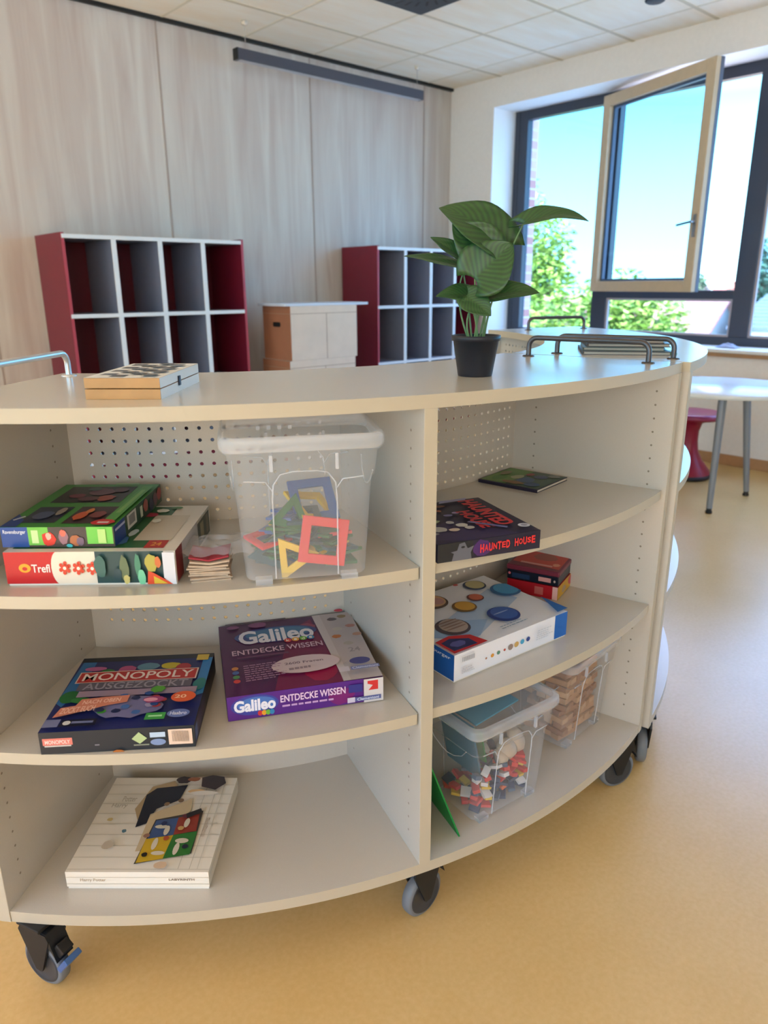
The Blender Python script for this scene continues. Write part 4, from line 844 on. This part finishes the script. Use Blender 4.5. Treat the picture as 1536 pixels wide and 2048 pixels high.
# flat books at the far unit
def flatbook(loc, ang, w, d, h, c, lab, cp=(190, 186, 176)):
    root = empty('book', loc, R(ang)); tag(root, lab, 'book', None)
    one(lambda b: b.bx((.003, .003, .0018), (w-.003, d-.003, h-.0018), mat('pages_%d' % c[0], cp, .7)), 'page_block', root)
    mc = mat('bookcover_%d_%d_%d' % c, c, .4)
    one(lambda b: (b.bx((0, 0, 0), (w, d, .0018), mc), b.bx((0, 0, h-.0018), (w, d, h), mc), b.bx((-.001, 0, 0), (.001, d, h), mc)), 'cover', root)
zz = ZT
for (x, y, a, w_, d_, h_, c, lab) in [(1.650, 1.078, -53, .215, .205, .009, (70, 76, 84), 'dark grey thin book lowest of the pile on the far shelf unit'),
                                     (1.668, 1.090, -55, .200, .195, .008, (96, 112, 110), 'grey green thin book second in the pile on the far shelf unit'),
                                     (1.680, 1.085, -52, .205, .190, .009, (56, 60, 72), 'slate thin book third in the pile on the far shelf unit'),
                                     (1.695, 1.095, -54, .190, .185, .008, (120, 110, 100), 'taupe thin book topmost of the pile on the far shelf unit')]:
    flatbook((x, y, zz), a, w_, d_, h_, c, lab); zz += h_+.0004
flatbook((1.800, .902, ZT), 38, .07, .10, .006, (72, 128, 84), 'small green booklet lying right of the grey books on the far unit')

# ================================================================ BACK WALL FURNITURE
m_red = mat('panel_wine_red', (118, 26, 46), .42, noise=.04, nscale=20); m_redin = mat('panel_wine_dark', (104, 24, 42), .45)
m_grey = mat('divider_grey', (126, 132, 152), .5, noise=.03, nscale=30); m_we = mat('white_edge', (226, 230, 236), .4)
def cubby(x, label):
    root = empty('cubby_shelf', (x, YB-.475, 0)); tag(root, label, 'shelf', 'wine red cubby shelves')
    Wd, D, H_ = 1.245, .455, 1.60
    for s in (0, 1):
        def f(b):
            x0 = 0 if s == 0 else Wd-.02; b.bx((x0, 0, 0), (x0+.02, D, H_+.012), m_red); b.bx((x0+.001, -.003, .002), (x0+.019, 0, H_+.01), mat('red_edge_lit', (176, 70, 84), .4))  # paler front edge: a pinkish highlight put into the colour
        one(f, 'side_panel', root)
    one(lambda b: b.bx((.02, D-.012, .05), (Wd-.02, D, H_), m_redin), 'back_panel', root)
    for z0 in (H_-.019, 1.118, .655, .19):
        def f(b): b.bx((.02, 0, z0), (Wd-.02, D-.012, z0+.019), m_grey); b.bx((.004, -.006, z0-.002), (Wd-.02, 0, z0+.022), m_we)
        one(f, 'shelf_board', root, bevel=.002)
    for k in (1, 2, 3):
        xx = .01+k*(Wd-.02)/4
        def f(b): b.bx((xx-.009, .001, .19), (xx+.009, D-.012, H_-.019), m_grey); b.bx((xx-.016, -.005, .19), (xx+.016, .001, H_-.02), m_we)
        one(f, 'divider', root, bevel=.002)
    one(lambda b: b.bx((.02, .03, 0), (Wd-.02, D, .19), m_red), 'plinth', root)
    return root
cubby(1.655, 'wine red and white cubby shelf against the back wall, the left one')
cubby(4.150, 'wine red and white cubby shelf against the back wall, right of the cardboard boxes')
m_card = mat('carton_front', (226, 206, 188), .7, noise=.04, nscale=8, bump=.1); m_kraft = mat('carton_side', (170, 112, 82), .75, noise=.05, nscale=10)
def carton(x, z, label, wx=.62):
    root = empty('cardboard_box', (x, 4.50, z)); tag(root, label, 'cardboard box', None)
    D, H_ = .36, .386
    def body(b):
        b.bx((0, 0, 0), (wx, D, H_), m_card)
        b.add([(-.0006, 0, 0), (-.0006, D, 0), (-.0006, D, H_), (-.0006, 0, H_)], [(0, 3, 2, 1)], m_kraft)
        b.bx((-.001, -.0006, H_-.055), (wx+.001, D+.001, H_-.051), mat('carton_line', (170, 140, 116), .8))
        b.bx((wx*.52, -.0007, 0), (wx*.53, 0, H_-.055), mat('carton_line', (170, 140, 116), .8))
    one(body, 'carton', root, bevel=.003)
    def hole(b):
        pts = rrect(.10, .035, .015)
        b.add([(-.0012, D/2+p[0], H_*.66+p[1]) for p in pts], [tuple(range(len(pts)))], mat('hand_hole', (20, 16, 16), .9))
    one(hole, 'hand_hole', root)
for i, (x, z, l) in enumerate([(3.135, 0, 'cardboard box at the bottom of the stack between the red shelves'), (3.115, .387, 'cardboard box in the middle of the stack between the red shelves'), (3.135, .774, 'topmost cardboard box of the stack between the red shelves, under a white board')]): carton(x, z, l)
tag(one(lambda b: b.prism(rrect(.80, .36, .02), 0, .018, mat('white_board', (214, 220, 232), .45)), 'white_board', loc=(3.49, 4.69, 1.161), bevel=.004), 'flat white board lying on top of the cardboard box stack', 'board')
# linear lamp
def lamp():
    root = empty('pendant_lamp', (3.90, 4.85, ZC)); tag(root, 'long dark grey linear lamp hanging under the ceiling by the wood wall', 'lamp')
    one(lambda b: (b.bx((-.88, -.03, -.246), (.88, .03, -.176), mat('lamp_grey', (72, 72, 82), .45)), b.bx((-.885, -.031, -.247), (-.88, .031, -.175), m_black)), 'lamp_body', root, bevel=.002)
    one(lambda b: b.bx((-.86, -.024, -.2475), (.86, .024, -.246), mat('diffuser', (190, 190, 196), .5)), 'diffuser', root)
    for s in (-.80, .83):
        one(lambda b: b.tube([(s, 0, -.18), (s, 0, -.012)], .0018, mat('wire_light', (190, 180, 170), .4), 6), 'suspension_wire', root)
        one(lambda b: b.lathe([(0, 0), (.020, 0), (.020, -.022), (.008, -.030), (0, -.03)], mat('ceiling_cup', (214, 204, 190), .5), 16, Matrix.Translation((s, 0, 0))), 'ceiling_cup', root)
lamp()
# ceiling vent
def vent():
    root = empty('ceiling_vent', (3.60, 3.665, ZC)); tag(root, 'square dark swirl air vent set into the ceiling', 'vent')
    mv = mat('vent_dark', (62, 64, 70), .5)
    def f(b): b.bx((-.305, -.31, -.010), (.305, .31, .001), mv)
    one(f, 'vent_plate', root, bevel=.003)
    def sl(b):
        for k in range(24):
            a = 2*PI*k/24; r0, r1 = .10, .27
            for (q0, q1) in ((r0, .17), (.19, r1)):
                p = [V((r*math.cos(a+da), r*math.sin(a+da), -.0108)) for r, da in ((q0, 0), (q1, .10), (q1-.004, .16), (q0+.01, .10))]
                b.add(p, [(0, 1, 2, 3)], m_black)
    one(sl, 'slot_ring', root)
vent()
tag(one(lambda b: b.lathe([(0, -.014), (.05, -.014), (.06, -.008), (.062, 0), (0, 0)], mat('sensor_dark', (50, 50, 56), .5), 24), 'ceiling_sensor', loc=(4.845, 2.83, ZC)), 'small round dark sensor on the ceiling near the window wall', 'sensor')

# ================================================================ BY THE WINDOW
def table():
    root = empty('round_table', (4.44, 1.93, 0)); tag(root, 'round white topped table with grey tapered legs under the window', 'table')
    one(lambda b: b.lathe([(0, .695), (.455, .695), (.46, .699), (.46, .716), (.456, .72), (0, .72)], mat('table_white', (222, 226, 230), .22, spec=.8), 64), 'table_top', root)
    one(lambda b: b.lathe([(.0, .67), (.2, .67), (.2, .695), (0, .695)], mat('table_frame', (120, 122, 128), .4, .6), 32), 'under_frame', root)
    mt = mat('leg_grey', (136, 142, 152), .38, .5)
    for (bx_, by, tx, ty) in ((-.24, -.13, -.215, -.115), (.305, -.117, .245, -.06), (-.03, .29, 0, .22)):
        l = one(lambda b: b.tube([(bx_, by, .03), (tx, ty, .672)], .02, mt, 16, radii=[.017, .024]), 'leg', root)
        one(lambda b: b.lathe([(0, 0), (.018, 0), (.020, .008), (.014, .022), (.017, .03), (0, .03)], m_plast, 16, Matrix.Translation((bx_, by, 0))), 'foot', l)
table()
def stool():
    root = empty('wobble_stool', (4.93, 2.31, 0)); tag(root, 'dark red waisted stool with dark base ring, partly behind the round table', 'stool')
    mr = mat('stool_red', (142, 20, 50), .35)
    one(lambda b: b.lathe([(0, .0), (.150, .0), (.165, .012), (.165, .03), (.158, .036), (0, .036)], mat('stool_base', (44, 40, 48), .6), 40), 'base_ring', root)
    one(lambda b: b.lathe([(.160, .034), (.150, .06), (.095, .13), (.065, .19), (.055, .26), (.055, .33), (.07, .385), (.12, .41), (.185, .418), (.2, .43)], mr, 40), 'body', root)
    one(lambda b: b.lathe([(.2, .43), (.203, .44), (.2, .456), (.185, .462), (.12, .455), (0, .448)], mat('stool_seat', (156, 60, 96), .3), 40), 'seat', root)
stool()
def cloth(b):
    n = 10; r = random.Random(3)
    vs = [(.07*(i/n-.5), .16*(j/n-.5), .002+.030*math.exp(-((i/n-.5)**2+(j/n-.5)**2)*7)*(.6+.8*r.random())) for i in range(n+1) for j in range(n+1)]
    b.add(vs, [(i*(n+1)+j, (i+1)*(n+1)+j, (i+1)*(n+1)+j+1, i*(n+1)+j+1) for i in range(n) for j in range(n)], mat('cloth_blue', (170, 186, 220), .8), True)
tag(one(cloth, 'crumpled_cloth', loc=(5.60, 2.42, .8465), solid=.002), 'small pale blue crumpled cloth on the window sill', 'cloth')

# ================================================================ OUTSIDE
GZ = -4.2
m_ground = mat('ground_bounce', (206, 198, 186), .9, noise=.1, nscale=2)  # unseen ground, colour raised to bounce light up to the ceiling
struct(one(lambda b: b.bx((6.07, -50, GZ-.2), (120, 90, GZ), m_ground), 'ground_outside'))
lm = []
for i, c in enumerate([(166, 186, 78), (140, 164, 68), (190, 204, 100), (112, 144, 62)]):
    m = mat('leaf_tree_%d' % i, c, .6); b = m.node_tree.nodes['Principled BSDF']; lm.append(m)
m_bark = mat('bark', (92, 76, 60), .9, bump=.5, nscale=12)
def tree(loc, blobs, nleaf, seed, label, ls=.085, mats=None, name='tree'):
    root = empty(name, loc); tag(root, label, 'tree'); r = random.Random(seed); ms = mats or lm
    def crown(b):
        b.keepn = True; tot = sum(q[3]**2 for q in blobs)
        for (x, y, z, rad) in blobs:
            for k in range(int(nleaf*rad*rad/tot)):
                while 1:
                    p = V((r.uniform(-1, 1), r.uniform(-1, 1), r.uniform(-1, 1)))
                    if .35 < p.length < 1: break
                p = p*rad*(1+.12*math.sin(p.x*9)*math.cos(p.z*8))+V((x, y, z)); s = ls*r.uniform(.6, 1.3)
                a = V((r.uniform(-1, 1), r.uniform(-1, 1), r.uniform(-.4, .4))).normalized(); c = a.cross(V((r.uniform(-1, 1), r.uniform(-1, 1), 1))).normalized()
                b.add([p-a*s, p-c*s*.45, p+a*s, p+c*s*.45], [(0, 1, 2, 3)], ms[r.randrange(len(ms))])
    one(crown, 'foliage', root)
    def trunk(b):
        b.tube([(0, 0, 0), (.1, .05, blobs[0][2]*.5), (blobs[0][0], blobs[0][1], blobs[0][2])], .2, m_bark, 10, radii=[.24, .17, .08])
        for (x, y, z, rad) in blobs[1:]: b.tube([(.05, .02, z*.6), (x*.6, y*.6, z*.8), (x, y, z)], .07, m_bark, 7, radii=[.1, .07, .03])
    one(trunk, 'trunk', root)
tree((14, 10.8, GZ), [(0, .1, 5.6, .95), (.1, -.15, 6.3, .85), (-.1, .45, 7.1, .8), (0, -.7, 5.5, .6), (.2, .5, 4.7, 1.1), (0, .8, 8.0, .5)], 9500, 1, 'tall light green tree outside, nearest the brick edge of the window')
tree((13, 8.6, GZ), [(0, 0, 4.5, 1.1), (.2, .8, 4.3, 1.0), (.1, -.8, 4.5, .95), (.2, 0, 3.2, 1.3), (0, 1.1, 3.4, 1.1)], 11000, 2, 'bushy light green tree outside, beyond the tall tree')
tree((13.5, 7.3, GZ), [(0, .2, 4.7, .85), (.1, .9, 5.0, .8), (0, -.25, 4.0, .75), (.1, .5, 3.5, 1.1), (0, -.5, 3.2, .8)], 9000, 3, 'light green tree outside, seen behind the open casement and below it')
dk = [mat('conifer_%d' % i, c, .8) for i, c in enumerate([(70, 104, 84), (84, 120, 96), (58, 92, 76)])]
tree((44, 17.6, GZ), [(0, 0, 6.0, 1.3), (0, 0, 4.9, 1.7), (0, 0, 3.6, 2.0), (0, 0, 7.2, .7), (.1, -1.9, 5.4, 1.5), (.1, -3.4, 5.8, 1.5)], 5200, 4, 'dark grey green conifer far outside, behind the rightmost pane', .2, dk, 'conifer')
tree((90, 43.5, GZ), [(0, 0, 6.0, 1.0), (0, 0, 5.0, 1.4), (0, 0, 4.0, 1.5)], 1200, 5, 'small distant dark tree behind the far house roofs', .25, dk, 'conifer')
def house(loc, ang, L, D, He, Hr, rc, wc, label, grid=False):
    root = empty('house', loc, R(ang)); tag(root, label, 'house')
    mw_ = mat('render_%d_%d_%d' % wc, wc, .8); mr = mat('roof_%d_%d_%d' % rc, rc, .75, noise=.08, nscale=3)
    def walls(b):
        b.prism([(-D/2, 0), (D/2, 0), (D/2, He), (0, He+Hr-.1), (-D/2, He)], -L/2, L/2, mw_, Matrix(((0, 0, 1, 0), (1, 0, 0, 0), (0, 1, 0, 0), (0, 0, 0, 1))))
    one(walls, 'wall', root)
    def roof(b):
        sl = math.hypot(D/2, Hr); n = int(sl/.35); e = .35
        for s in (-1, 1):
            dx = V((0, s*D/2, -Hr)).normalized()
            for k in range(n+1):
                a = V((0, 0, He+Hr))+dx*(k*.35); c = a+dx*.36; t = V((0, s*.02, .03))
                b.add([a+V((-L/2-e, 0, 0)), a+V((L/2+e, 0, 0)), c+V((L/2+e, 0, 0))+t, c+V((-L/2-e, 0, 0))+t, a+V((-L/2-e, 0, -.12)), a+V((L/2+e, 0, -.12)), c+V((L/2+e, 0, -.12)), c+V((-L/2-e, 0, -.12))],
                      [(0, 1, 2, 3), (4, 7, 6, 5), (0, 4, 5, 1), (3, 2, 6, 7), (0, 3, 7, 4), (1, 5, 6, 2)], mr)
    one(roof, 'roof', root)
    for y in (-D*.18, D*.18):
        f = one(lambda b: b.bx((-L/2-.04, y-.5, He-1.9), (-L/2+.02, y+.5, He-.6), mat('house_frame', (226, 226, 226), .5)), 'window', root)
        one(lambda b: b.bx((-L/2-.05, y-.42, He-1.82), (-L/2-.035, y+.42, He-.68), mat('house_pane', (90, 110, 130), .15)), 'pane', f)
    return root
house((30, 18.0, GZ), 94, 9, 7, 2.6, 2.5, (168, 112, 106), (150, 150, 148), 'house with a pale salmon red roof seen through the low pane')
house((33, 8.6, GZ), 88, 8, 6.5, 3.9, 1.2, (98, 106, 124), (150, 150, 148), 'house with a grey tiled roof seen through the rightmost pane')
house((104, 50.5, GZ), 20, 5, 5, 4.0, 2.5, (104, 88, 104), (140, 134, 134), 'distant house with a mauve roof, in the open gap of the casement')
house((112, 46, GZ), 95, 9, 6, 3.9, 2.0, (150, 92, 84), (146, 140, 138), 'distant house with a red roof, right of the mauve roofed one')
